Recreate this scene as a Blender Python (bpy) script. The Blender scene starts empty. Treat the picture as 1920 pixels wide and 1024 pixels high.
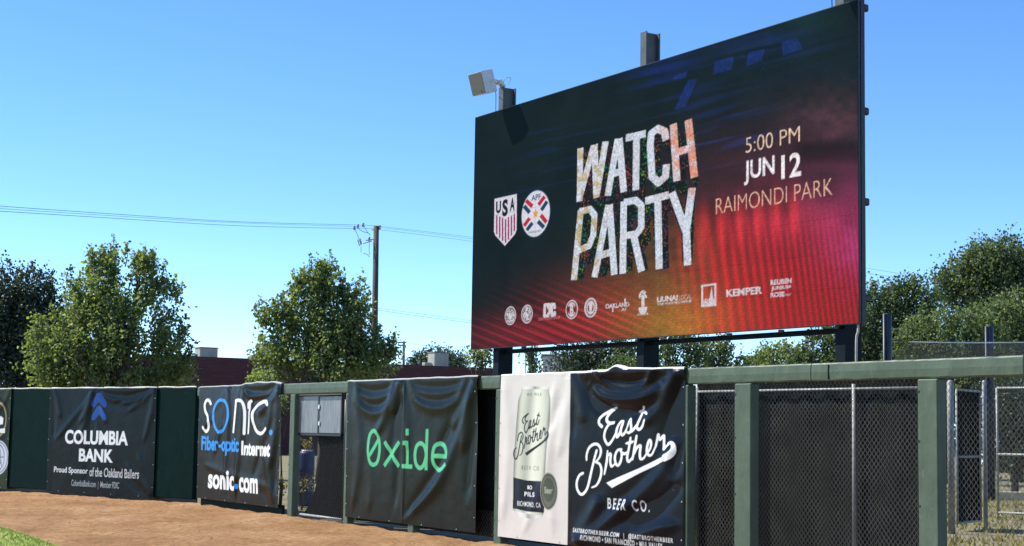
import bpy, bmesh, math, random
import numpy as np
from mathutils import Vector, Matrix

SC = bpy.context.scene
COL = SC.collection
RNG = np.random.default_rng(7)
random.seed(7)

# ------------------------------------------------------------------ camera
F, CX, CY = 2884.0, 960.0, 531.1            # pixels of a 1920 x 1024 frame
PIT, ROLL, HC = 0.0952343, 0.0168791, 1.652
cp, sp, cr, sr = math.cos(PIT), math.sin(PIT), math.cos(ROLL), math.sin(ROLL)
FW = np.array([0, cp, sp]); UP0 = np.array([0, -sp, cp]); RT0 = np.array([1.0, 0, 0])
RT = cr * RT0 + sr * UP0; UP = -sr * RT0 + cr * UP0
cam_d = bpy.data.cameras.new('camera'); cam = bpy.data.objects.new('camera', cam_d); COL.objects.link(cam)
cam_d.sensor_width = 36.0; cam_d.lens = F / 1920 * 36; cam_d.shift_y = (CY - 512) / 1920
cam_d.clip_start = 0.05; cam_d.clip_end = 3000
M = Matrix(((RT[0], UP[0], -FW[0], 0), (RT[1], UP[1], -FW[1], 0), (RT[2], UP[2], -FW[2], HC), (0, 0, 0, 1)))
cam.matrix_world = M
SC.camera = cam

# ------------------------------------------------------------------ light
SUN_AZ = math.radians(-70.0)                 # measured from +Y towards +X
SUN_EL = math.radians(50.0)
world = bpy.data.worlds.new('World'); SC.world = world; world.use_nodes = True
wn = world.node_tree.nodes; wl = world.node_tree.links
sky = wn.new('ShaderNodeTexSky'); sky.sky_type = 'NISHITA'; sky.sun_disc = False
sky.sun_elevation = SUN_EL; sky.sun_rotation = SUN_AZ % (2 * math.pi)
sky.air_density = 0.55; sky.dust_density = 0.0; sky.ozone_density = 3.0; sky.altitude = 0
bg = wn['Background']; bg.inputs['Strength'].default_value = 0.15
hs = wn.new('ShaderNodeHueSaturation'); hs.inputs['Saturation'].default_value = 1.17
wl.new(sky.outputs[0], hs.inputs['Color']); wl.new(hs.outputs[0], bg.inputs[0])
sun_d = bpy.data.lights.new('sun', 'SUN'); sun = bpy.data.objects.new('sun', sun_d); COL.objects.link(sun)
sun_d.energy = 4.4; sun_d.angle = math.radians(0.53); sun_d.color = (1.0, 0.95, 0.87)
SD = Vector((math.sin(SUN_AZ) * math.cos(SUN_EL), math.cos(SUN_AZ) * math.cos(SUN_EL), math.sin(SUN_EL)))
sun.rotation_euler = SD.to_track_quat('Z', 'Y').to_euler(); sun.location = SD * 60
vs = SC.view_settings
vs.view_transform = 'Standard'; vs.look = 'None'; vs.gamma = 1.0; vs.use_curve_mapping = False
EXPO = 0.85
vs.exposure = EXPO
SC.cycles.max_bounces = 6; SC.cycles.transparent_max_bounces = 12

# ------------------------------------------------------------------ geometry helpers
def ray(px, py):
    return FW * F + RT * (px - CX) + UP * (CY - py)
DS = 2.0
def at_real(px, py, d):
    r = ray(px, py); return np.array([0, 0, HC]) + r * (d / (r @ np.array([0, 1.0, 0])))
def at_depth(px, py, d): return at_real(px, py, d * DS)
def on_ground(px, py, z=0.0):
    r = ray(px, py); return np.array([0, 0, HC]) + r * ((z - HC) / r[2])
def ground_at(px, d):
    p = at_depth(px, 800, d); p[2] = 0; return p
def project(X):
    d = X - np.array([0, 0, HC]); z = d @ FW
    return CX + F * (d @ RT) / z, CY - F * (d @ UP) / z

class Frame:
    """a vertical plane: u to the right seen from the field, w towards the field, z up"""
    def __init__(s, o, ang):
        s.o = np.array([o[0], o[1]]); s.R = np.array([math.sin(ang), -math.cos(ang)]); s.N = np.array([-math.cos(ang), -math.sin(ang)])
    def P(s, u, w, z):
        q = s.o + s.R * u + s.N * w; return np.array([q[0], q[1], z])
    def Pa(s, u, w, z):
        q = s.o[None] + u[:, None] * s.R[None] + w[:, None] * s.N[None]
        return np.column_stack([q, z])
    def px(s, px, py, w=0.0):
        r = ray(px, py); q = s.o + s.N * w
        k = (q @ s.N) / (r[:2] @ s.N)
        X = np.array([0, 0, HC]) + r * k
        return (X[:2] - s.o) @ s.R, X[2]
    def u(s, px, py, w=0.0): return s.px(px, py, w)[0]
A2, D2, A1, T1 = 0.569211, 11.90928, 0.868271, 30.82526
n2 = np.array([-math.cos(A2), -math.sin(A2)])
FR2 = Frame(-n2 * D2, A2)
FR1 = Frame(FR2.P(-T1, 0, 0)[:2], A1)
FH = 2.44

def link(o, parent=None):
    COL.objects.link(o)
    if parent is not None: o.parent = parent
    return o
def tag(o, label=None, cat=None, group=None, kind=None):
    if label: o['label'] = label
    if cat: o['category'] = cat
    if group: o['group'] = group
    if kind: o['kind'] = kind
    return o
def thing(name, loc, label, cat, group=None):
    o = bpy.data.objects.new(name, None); o.location = [float(c) for c in loc]; o.empty_display_size = 0.2
    link(o); return tag(o, label, cat, group)
def base_of(parent):
    v = np.zeros(3)
    while parent is not None:
        v = v + np.array(parent.location); parent = parent.parent
    return v
def mesh_obj(name, verts, faces, mat, parent=None, smooth=False, origin=None):
    v = np.asarray(verts, dtype=float)
    off = base_of(parent)
    if origin is not None: off = off * 0 + np.asarray(origin, float)
    me = bpy.data.meshes.new(name)
    me.from_pydata((v - off).tolist(), [], [tuple(int(i) for i in f) for f in faces]); me.update()
    if mat is not None: me.materials.append(mat)
    if smooth: me.polygons.foreach_set('use_smooth', [True] * len(me.polygons))
    o = bpy.data.objects.new(name, me)
    if origin is not None: o.location = [float(c) for c in origin]
    link(o, parent); return o

class MB:
    def __init__(s): s.v = []; s.f = []
    def add(s, v, f):
        k = len(s.v); s.v.extend([tuple(map(float, p)) for p in v]); s.f.extend([tuple(i + k for i in q) for q in f]); return s
    def hexa(s, c):
        return s.add(c, [(0, 3, 2, 1), (4, 5, 6, 7), (0, 1, 5, 4), (1, 2, 6, 5), (2, 3, 7, 6), (3, 0, 4, 7)])
    def fbox(s, fr, u0, u1, w0, w1, z0, z1):
        return s.hexa([fr.P(u0, w0, z0), fr.P(u1, w0, z0), fr.P(u1, w1, z0), fr.P(u0, w1, z0), fr.P(u0, w0, z1), fr.P(u1, w0, z1), fr.P(u1, w1, z1), fr.P(u0, w1, z1)])
    def box(s, x0, x1, y0, y1, z0, z1):
        return s.hexa([(x0, y0, z0), (x1, y0, z0), (x1, y1, z0), (x0, y1, z0), (x0, y0, z1), (x1, y0, z1), (x1, y1, z1), (x0, y1, z1)])
    def tube(s, pts, r, n=8, cap=True):
        pts = [np.asarray(p, float) for p in pts]; rs = r if hasattr(r, '__len__') else [r] * len(pts)
        rings = []; k0 = len(s.v); prev = None
        for i, p in enumerate(pts):
            d = pts[min(i + 1, len(pts) - 1)] - pts[max(i - 1, 0)]; d = d / (np.linalg.norm(d) + 1e-12)
            if prev is None:
                a = np.cross(d, [0, 0, 1.0])
                if np.linalg.norm(a) < 1e-3: a = np.cross(d, [1.0, 0, 0])
            else: a = prev - d * (prev @ d)
            a = a / (np.linalg.norm(a) + 1e-12); b = np.cross(d, a); prev = a
            for j in range(n):
                t = 2 * math.pi * j / n
                s.v.append(tuple(p + rs[i] * (a * math.cos(t) + b * math.sin(t))))
        for i in range(len(pts) - 1):
            for j in range(n):
                q = k0 + i * n; j2 = (j + 1) % n
                s.f.append((q + j, q + j2, q + n + j2, q + n + j))
        if cap:
            s.f.append(tuple(k0 + j for j in reversed(range(n)))); e = k0 + (len(pts) - 1) * n
            s.f.append(tuple(e + j for j in range(n)))
        return s
    def build(s, name, mat, parent=None, bevel=0, seg=2, smooth=False, origin=None):
        o = mesh_obj(name, s.v, s.f, mat, parent, smooth, origin)
        if bevel:
            bm = bmesh.new(); bm.from_mesh(o.data)
            bmesh.ops.bevel(bm, geom=list(bm.edges), offset=bevel, segments=seg, affect='EDGES', profile=0.5)
            bm.to_mesh(o.data); bm.free()
        return o

# ------------------------------------------------------------------ materials
def lin(c):
    return [((x / 255) / 12.92 if x / 255 <= 0.04045 else ((x / 255 + 0.055) / 1.055) ** 2.4) for x in c]
class Mat:
    def __init__(s, name):
        s.m = bpy.data.materials.new(name); s.m.use_nodes = True
        s.n = s.m.node_tree.nodes; s.l = s.m.node_tree.links; s.p = s.n['Principled BSDF']
    def new(s, t, **kw):
        n = s.n.new(t)
        for k, v in kw.items(): setattr(n, k, v)
        return n
    def noise(s, scale, detail=4, rough=0.55, coords='Object', stretch=None):
        tc = s.new('ShaderNodeTexCoord'); n = s.new('ShaderNodeTexNoise')
        n.inputs['Scale'].default_value = scale; n.inputs['Detail'].default_value = detail; n.inputs['Roughness'].default_value = rough
        if stretch:
            mp = s.new('ShaderNodeMapping'); mp.inputs['Scale'].default_value = stretch
            s.l.new(tc.outputs[coords], mp.inputs[0]); s.l.new(mp.outputs[0], n.inputs['Vector'])
        else: s.l.new(tc.outputs[coords], n.inputs['Vector'])
        return n
    def ramp(s, src, stops):
        r = s.new('ShaderNodeValToRGB'); e = r.color_ramp.elements
        while len(e) < len(stops): e.new(0.5)
        for k, (p, c) in enumerate(stops):
            e[k].position = p; e[k].color = (c[0], c[1], c[2], 1)
        s.l.new(src, r.inputs[0]); return r
    def bump(s, src, strength, dist):
        b = s.new('ShaderNodeBump'); b.inputs['Strength'].default_value = strength; b.inputs['Distance'].default_value = dist
        s.l.new(src, b.inputs['Height']); s.l.new(b.outputs[0], s.p.inputs['Normal']); return b
def simple(name, c, rough=0.6, metal=0.0, var=0.25, scale=6.0, bump=0.0, bscale=30.0, spec=0.5, stretch=None):
    """plain surface with mottled wear"""
    m = Mat(name); n = m.noise(scale, 5, 0.6, stretch=stretch)
    lo = [x * (1 - var) for x in c]; hi = [min(1, x * (1 + var)) for x in c]
    r = m.ramp(n.outputs[0], [(0.3, lo), (0.7, hi)])
    m.l.new(r.outputs[0], m.p.inputs['Base Color'])
    m.p.inputs['Roughness'].default_value = rough; m.p.inputs['Metallic'].default_value = metal
    m.p.inputs['Specular IOR Level'].default_value = spec
    if bump:
        b = m.noise(bscale, 5, 0.6); m.bump(b.outputs[0], bump, 0.01)
    return m.m

def pad_mat(name, c, rough=0.5, pucker=0.5, spec=0.4):
    m = Mat(name); n = m.noise(3.0, 6, 0.65)
    r = m.ramp(n.outputs[0], [(0.25, [x * 0.75 for x in c]), (0.55, c), (0.8, [x * 1.25 for x in c])])
    st = m.noise(3.0, 4, 0.6, stretch=(3, 3, 0.7)); mx = m.new('ShaderNodeMix', data_type='RGBA', blend_type='MULTIPLY')
    rs = m.ramp(st.outputs[0], [(0.35, (0.72, 0.74, 0.72)), (0.6, (1, 1, 1))])
    mx.inputs[0].default_value = 0.35
    m.l.new(r.outputs[0], mx.inputs[6]); m.l.new(rs.outputs[0], mx.inputs[7]); sc_ = m.noise(11.0, 6, 0.75); rsc = m.ramp(sc_.outputs[0], [(0.60, (0, 0, 0)), (0.72, (0.5, 0.5, 0.5))]); mx2 = m.new('ShaderNodeMix', data_type='RGBA'); m.l.new(rsc.outputs[0], mx2.inputs[0]); m.l.new(mx.outputs[2], mx2.inputs[6]); mx2.inputs[7].default_value = (c[0] * 1.9 + 0.012, c[1] * 1.8 + 0.012, c[2] * 1.9 + 0.012, 1)
    m.l.new(mx2.outputs[2], m.p.inputs['Base Color'])
    m.p.inputs['Roughness'].default_value = rough; m.p.inputs['Specular IOR Level'].default_value = spec
    w = m.noise(5.0, 3, 0.5, stretch=(1.6, 1.6, 0.8)); m.bump(w.outputs[0], pucker * 0.7, 0.03)
    return m.m
MT = {}
MT['pad'] = pad_mat('faded green vinyl padding', (0.080, 0.115, 0.071))
MT['pad_dark'] = pad_mat('dark green wall padding', (0.0015, 0.016, 0.0135), 0.6, 0.25, 0.06)
MT['galv'] = simple('galvanised pipe', (0.26, 0.27, 0.26), 0.6, 0.3, 0.3, 12)
MT['galv_bright'] = simple('bright galvanised pipe', (0.34, 0.35, 0.33), 0.6, 0.2, 0.3, 12)
MT['wire'] = simple('galvanised wire', (0.13, 0.125, 0.105), 0.5, 0.25, 0.5, 3)
MT['wire_black'] = simple('black coated wire', (0.022, 0.024, 0.022), 0.45, 0.0, 0.3, 15)
MT['steel'] = simple('dark blue steel paint', (0.004, 0.009, 0.012), 0.6, 0.0, 0.3, 4, spec=0.15)
MT['steel_grey'] = simple('grey green steel paint', (0.075, 0.085, 0.085), 0.55, 0.0, 0.3, 4)
MT['black'] = simple('black painted metal', (0.012, 0.012, 0.014), 0.45, 0.0, 0.3, 8)
MT['screen_cloth'] = simple('black windscreen fabric', (0.0045, 0.0055, 0.0045), 0.9, 0.0, 0.4, 3, 0.4, 60, spec=0.1)
MT['white_paint'] = simple('white plastic', (0.62, 0.63, 0.63), 0.4, 0.0, 0.06, 10)
MT['grille'] = simple('grey speaker grille', (0.14, 0.13, 0.115), 0.6, 0.0, 0.12, 60, 0.3, 200)
MT['cream'] = simple('sun bleached cap cord', (0.62, 0.60, 0.52), 0.6, 0.0, 0.2, 12)
MT['cable'] = simple('black cable', (0.02, 0.02, 0.02), 0.5)
MT['conduit'] = simple('beige conduit', (0.45, 0.42, 0.33), 0.5)
MT['wood'] = simple('weathered pole wood', (0.075, 0.055, 0.045), 0.85, 0.0, 0.4, 2.5, 0.6, 12, stretch=(6, 6, 0.4))
MT['bark'] = simple('tree bark', (0.085, 0.070, 0.052), 0.9, 0.0, 0.4, 6, 0.8, 20)
MT['rope'] = simple('white rope', (0.7, 0.7, 0.66), 0.7)
MT['net'] = simple('black netting', (0.02, 0.022, 0.02), 0.7)
MT['navy_pad'] = simple('navy pole padding', (0.012, 0.02, 0.04), 0.45, 0.0, 0.3, 3)
MT['blue'] = simple('blue plastic barrel', (0.008, 0.018, 0.10), 0.5, 0.0, 0.2, 5)
MT['hvac'] = simple('galvanised roof unit', (0.36, 0.35, 0.30), 0.6, 0.2, 0.15, 2)
MT['roof'] = simple('roof gravel', (0.2, 0.19, 0.17), 0.9)
MT['white_wall'] = simple('off white stucco', (0.7, 0.68, 0.64), 0.8, 0.0, 0.08, 1)
MT['plank'] = simple('pale plank', (0.5, 0.42, 0.26), 0.7, 0.0, 0.2, 5)
MT['grommet'] = simple('brass grommet', (0.6, 0.58, 0.5), 0.35, 0.7)
MT['porcelain'] = simple('glazed insulator', (0.35, 0.33, 0.33), 0.25)

def brick_mat():
    m = Mat('dark maroon painted brick'); tc = m.new('ShaderNodeTexCoord'); mp = m.new('ShaderNodeMapping')
    mp.inputs['Rotation'].default_value = (math.pi / 2, 0, 0)
    b = m.new('ShaderNodeTexBrick'); b.inputs['Scale'].default_value = 1.0
    b.inputs['Brick Width'].default_value = 0.42; b.inputs['Row Height'].default_value = 0.2; b.inputs['Mortar Size'].default_value = 0.012
    b.inputs['Color1'].default_value = (0.080, 0.024, 0.028, 1); b.inputs['Color2'].default_value = (0.098, 0.032, 0.034, 1); b.inputs['Mortar'].default_value = (0.06, 0.02, 0.022, 1)
    m.l.new(tc.outputs['Object'], mp.inputs[0]); m.l.new(mp.outputs[0], b.inputs['Vector'])
    m.l.new(b.outputs[0], m.p.inputs['Base Color']); m.p.inputs['Roughness'].default_value = 0.85; m.bump(b.outputs['Fac'], 0.4, -0.02)
    return m.m
MT['brick'] = brick_mat()

def print_mat(name, rough=0.27):
    m = Mat(name); a = m.new('ShaderNodeAttribute', attribute_name='print')
    m.l.new(a.outputs['Color'], m.p.inputs['Base Color'])
    m.p.inputs['Roughness'].default_value = rough; m.p.inputs['Specular IOR Level'].default_value = 0.15
    n = m.noise(2.5, 3, 0.5); n2_ = m.noise(40.0, 2, 0.5); ad = m.new('ShaderNodeMath', operation='MULTIPLY_ADD')
    m.l.new(n2_.outputs[0], ad.inputs[0]); ad.inputs[1].default_value = 0.06; m.l.new(n.outputs[0], ad.inputs[2])
    m.bump(ad.outputs[0], 0.22, 0.03)
    rr = m.new('ShaderNodeMapRange'); rr.inputs[3].default_value = rough - 0.06; rr.inputs[4].default_value = rough + 0.14
    n3 = m.noise(2.0, 4, 0.6); m.l.new(n3.outputs[0], rr.inputs[0]); m.l.new(rr.outputs[0], m.p.inputs['Roughness'])
    return m.m
MT['vinyl'] = print_mat('printed vinyl')
MT['mesh_vinyl'] = print_mat('printed matt vinyl', 0.45)

def led_mat():
    m = Mat('led display'); a = m.new('ShaderNodeAttribute', attribute_name='print')
    n = m.noise(1.2, 3); r = m.ramp(n.outputs[0], [(0.3, (0.0045, 0.0088, 0.0095)), (0.7, (0.007, 0.012, 0.0125))])
    m.l.new(r.outputs[0], m.p.inputs['Base Color']); m.p.inputs['Roughness'].default_value = 0.6
    m.p.inputs['Specular IOR Level'].default_value = 0.0
    m.l.new(a.outputs['Color'], m.p.inputs['Emission Color']); m.p.inputs['Emission Strength'].default_value = 2 ** -EXPO
    return m.m
MT['led'] = led_mat()

def leaf_mat(name, dark, light, trans=0.35):
    m = Mat(name); a = m.new('ShaderNodeAttribute', attribute_name='tone')
    r = m.ramp(a.outputs['Fac'], [(0.0, dark), (1.0, light)])
    m.l.new(r.outputs[0], m.p.inputs['Base Color']); m.p.inputs['Roughness'].default_value = 0.5; m.p.inputs['Specular IOR Level'].default_value = 0.35
    t = m.new('ShaderNodeBsdfTranslucent'); mx = m.new('ShaderNodeMixShader'); mx.inputs[0].default_value = trans
    g = m.new('ShaderNodeMix', data_type='RGBA', blend_type='MULTIPLY'); g.inputs[0].default_value = 1; g.inputs[7].default_value = (1.5, 1.6, 0.6, 1)
    m.l.new(r.outputs[0], g.inputs[6]); m.l.new(g.outputs[2], t.inputs[0])
    out = m.n['Material Output']; m.l.new(m.p.outputs[0], mx.inputs[1]); m.l.new(t.outputs[0], mx.inputs[2]); m.l.new(mx.outputs[0], out.inputs[0])
    return m.m
MT['leaf_maple'] = leaf_mat('sweetgum leaves', (0.048, 0.084, 0.038), (0.27, 0.315, 0.13), 0.47)
MT['leaf_oak'] = leaf_mat('evergreen oak leaves', (0.038, 0.066, 0.036), (0.20, 0.25, 0.11), 0.36)
MT['leaf_dark'] = leaf_mat('dark evergreen leaves', (0.022, 0.036, 0.026), (0.07, 0.095, 0.06), 0.25)
MT['leaf_dry'] = leaf_mat('dry yellow leaves', (0.12, 0.10, 0.03), (0.40, 0.32, 0.12), 0.4)
MT['leaf_far'] = leaf_mat('far blue green leaves', (0.045, 0.075, 0.055), (0.11, 0.15, 0.10), 0.2)

def dirt_mat():
    m = Mat('crushed brick warning track'); n = m.noise(0.8, 8, 0.72, stretch=(1, 0.6, 1)); f = m.noise(9, 9, 0.85)
    r = m.ramp(n.outputs[0], [(0.25, (0.21, 0.115, 0.058)), (0.45, (0.33, 0.185, 0.088)), (0.6, (0.42, 0.255, 0.13)), (0.75, (0.50, 0.36, 0.215))])
    rf = m.ramp(f.outputs[0], [(0.38, (0.30, 0.26, 0.22)), (0.55, (0.95, 0.93, 0.88)), (0.66, (1.0, 1.0, 1.0))])
    mx = m.new('ShaderNodeMix', data_type='RGBA', blend_type='MULTIPLY'); mx.inputs[0].default_value = 0.75
    m.l.new(r.outputs[0], mx.inputs[6]); m.l.new(rf.outputs[0], mx.inputs[7]); m.l.new(mx.outputs[2], m.p.inputs['Base Color'])
    m.p.inputs['Roughness'].default_value = 0.95; m.p.inputs['Specular IOR Level'].default_value = 0.1
    m.bump(f.outputs[0], 0.9, 0.03)
    return m.m
MT['dirt'] = dirt_mat()
MT['soil'] = simple('dry soil with weeds', (0.16, 0.14, 0.07), 0.95, 0, 0.45, 1.5, 0.6, 20)
MT['turf'] = simple('mown turf', (0.27, 0.36, 0.045), 0.8, 0, 0.25, 2.0, 0.5, 60)
MT['clod'] = simple('dirt clods', (0.36, 0.23, 0.15), 0.95, 0, 0.3, 9)
def grass_mat():
    m = Mat('grass blades'); a = m.new('ShaderNodeAttribute', attribute_name='tone')
    r = m.ramp(a.outputs['Fac'], [(0, (0.24, 0.31, 0.03)), (1, (0.46, 0.50, 0.10))]); m.l.new(r.outputs[0], m.p.inputs['Base Color'])
    m.p.inputs['Roughness'].default_value = 0.6; return m.m
MT['blade'] = grass_mat()
def acrylic():
    m = Mat('scuffed translucent acrylic'); n = m.noise(6, 4, 0.6, stretch=(3, 3, 0.6))
    r = m.ramp(n.outputs[0], [(0.3, (0.16, 0.18, 0.19)), (0.7, (0.30, 0.32, 0.34))]); m.l.new(r.outputs[0], m.p.inputs['Base Color'])
    m.p.inputs['Roughness'].default_value = 0.28
    t = m.new('ShaderNodeBsdfTransparent'); mx = m.new('ShaderNodeMixShader'); mx.inputs[0].default_value = 0.3
    m.l.new(m.p.outputs[0], mx.inputs[1]); m.l.new(t.outputs[0], mx.inputs[2]); m.l.new(mx.outputs[0], m.n['Material Output'].inputs[0])
    return m.m
MT['acrylic'] = acrylic()

# ------------------------------------------------------------------ the setting: ground
def pgrid(name, fn, nu, nv, mat, parent=None, smooth=True, origin=None):
    uu, vv = np.meshgrid(np.linspace(0, 1, nu), np.linspace(0, 1, nv))
    V = fn(uu.ravel(), vv.ravel()); o = quick_mesh(name, V, grid_faces(nu, nv), mat, parent, smooth, origin); return o
def grid_faces(nu, nv):
    i = np.arange(nu * nv).reshape(nv, nu)
    return np.stack([i[:-1, :-1], i[:-1, 1:], i[1:, 1:], i[1:, :-1]], -1).reshape(-1, 4)
def quick_mesh(name, V, Fq, mat, parent=None, smooth=False, origin=None):
    """numpy arrays straight into a mesh (all faces the same size)"""
    off = base_of(parent) if origin is None else np.asarray(origin, float)
    V = np.asarray(V, float) - off[None]; Fq = np.asarray(Fq); k = Fq.shape[1]
    me = bpy.data.meshes.new(name); me.vertices.add(len(V)); me.vertices.foreach_set('co', V.ravel())
    me.loops.add(Fq.size); me.loops.foreach_set('vertex_index', Fq.ravel().astype(np.int32))
    me.polygons.add(len(Fq)); me.polygons.foreach_set('loop_start', (np.arange(len(Fq)) * k).astype(np.int32))
    me.update(calc_edges=True); me.validate()
    if mat is not None: me.materials.append(mat)
    if smooth: me.polygons.foreach_set('use_smooth', np.ones(len(Fq), dtype=bool))
    o = bpy.data.objects.new(name, me)
    if origin is not None: o.location = [float(c) for c in origin]
    link(o, parent); return o
def vnoise(x, y, seed=0):
    """smooth value noise"""
    r = np.random.default_rng(seed).random((64, 64))
    xi = np.floor(x).astype(int); yi = np.floor(y).astype(int); fx = x - xi; fy = y - yi
    fx = fx * fx * (3 - 2 * fx); fy = fy * fy * (3 - 2 * fy); g = lambda a, b: r[a % 64, b % 64]
    return (g(xi, yi) * (1 - fx) + g(xi + 1, yi) * fx) * (1 - fy) + (g(xi, yi + 1) * (1 - fx) + g(xi + 1, yi + 1) * fx) * fy

mesh = mesh_obj('ground', [(-900, -300, -0.03), (900, -300, -0.03), (900, 1500, -0.03), (-900, 1500, -0.03)], [(0, 1, 2, 3)], MT['soil'])
tag(mesh, 'dry soil and weeds beyond the fence', 'ground', kind='structure')
# warning track: a strip along the foot of both fence runs
def fence_pt(s):
    """arc length along the fence foot: s>0 runs right along the near run, s<0 left along the far run"""
    a = FR2.P(-T1, 0, 0)
    return (a[:2][None] + np.where(s[:, None] > 0, s[:, None] * FR2.R[None], s[:, None] * FR1.R[None]))
def track_fn(u, v):
    s = -15 + u * 50; p = fence_pt(s)
    nn = np.where(s[:, None] > 0, FR2.N[None], FR1.N[None])
    k = np.clip((s + 1.2) / 2.4, 0, 1)[:, None]; nn = FR1.N[None] * (1 - k) + FR2.N[None] * k; nn /= np.linalg.norm(nn, axis=1, keepdims=True)
    w = -0.25 + v ** 1.3 * 13
    q = p + nn * w[:, None]
    z = 0.04 * (vnoise(q[:, 0] * 0.9, q[:, 1] * 0.9, 1) - 0.5) + 0.025 * (vnoise(q[:, 0] * 3, q[:, 1] * 3, 2) - 0.5) + 0.016 * (vnoise(q[:, 0] * 11, q[:, 1] * 11, 3) - 0.5)
    z += np.exp(-((w - 0.0) / 0.3) ** 2) * 0.035 * vnoise(s * 2.3, s * 0, 5)
    return np.column_stack([q, z])
tr = pgrid('warning_track', track_fn, 760, 260, MT['dirt']); tag(tr, 'reddish brown dirt warning track', 'dirt track', kind='structure')
g0, g1, g2, g3 = on_ground(-60, 968), on_ground(0, 988), on_ground(110, 1026), on_ground(200, 1075)
def turf_fn(u, v):
    c = np.array([on_ground(x, y)[:2] for x, y in ((-420, 908), (-200, 944), (-60, 978), (0, 995), (45, 1009), (100, 1029), (200, 1080), (420, 1220), (700, 1500))])
    t = u * (len(c) - 1); x = np.interp(t, np.arange(len(c)), c[:, 0]); y = np.interp(t, np.arange(len(c)), c[:, 1])
    x += 0.03 * (vnoise(u * 300, u * 0, 8) - 0.5); e = np.column_stack([x, y])
    far = np.array([-24.0, 2.0]); q = e + (far[None] - e) * (v ** 1.5)[:, None]
    return np.column_stack([q, np.full(len(q), 0.03) + 0.01 * vnoise(q[:, 0] * 6, q[:, 1] * 6, 4)])
tf = pgrid('outfield_lawn', turf_fn, 200, 60, MT['turf']); tag(tf, 'bright green outfield turf', 'lawn', kind='structure')
def blades():
    n = 22000; u = RNG.random(n) * 0.62 + 0.12; v = RNG.random(n) ** 2 * 0.22
    b = turf_fn(u, v); h = 0.015 + 0.03 * RNG.random(n); a = RNG.random(n) * 6.28; ln = (RNG.random((n, 2)) - 0.5) * 0.12
    dx = np.column_stack([np.cos(a), np.sin(a), np.zeros(n)]) * 0.006
    tip = b + np.column_stack([ln, h])
    V = np.stack([b - dx, b + dx, tip], 1).reshape(-1, 3); Fq = np.arange(3 * n).reshape(-1, 3)
    o = quick_mesh('grass_blades', V, Fq, MT['blade']); at = o.data.attributes.new('tone', 'FLOAT', 'POINT')
    at.data.foreach_set('value', np.repeat(RNG.random(n), 3).astype(np.float32)); tag(o, 'short green grass blades along the turf edge', 'grass', kind='stuff')
blades()
def clods():
    n = 900; s = -12 + RNG.random(n) * 40; w = 0.1 + RNG.random(n) ** 1.4 * 6
    p = fence_pt(s) + np.where(s[:, None] > 0, FR2.N[None], FR1.N[None]) * w[:, None]
    r = 0.004 + 0.012 * RNG.random(n) ** 3
    o8 = np.array([(1, 0, 0), (-1, 0, 0), (0, 1, 0), (0, -1, 0), (0, 0, 0.8), (0, 0, -0.8)]); f8 = np.array([(0, 2, 4), (2, 1, 4), (1, 3, 4), (3, 0, 4), (2, 0, 5), (1, 2, 5), (3, 1, 5), (0, 3, 5)])
    jit = 1 + 0.6 * (RNG.random((n, 6, 3)) - 0.5)
    V = (o8[None] * jit * r[:, None, None] + np.column_stack([p, np.full(n, 0.012)])[:, None]).reshape(-1, 3)
    Fq = (f8[None] + (np.arange(n) * 6)[:, None, None]).reshape(-1, 3)
    o = quick_mesh('dirt_clods', V, Fq, MT['clod']); tag(o, 'small clods scattered on the dirt track', 'dirt', kind='stuff')
clods()

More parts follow.
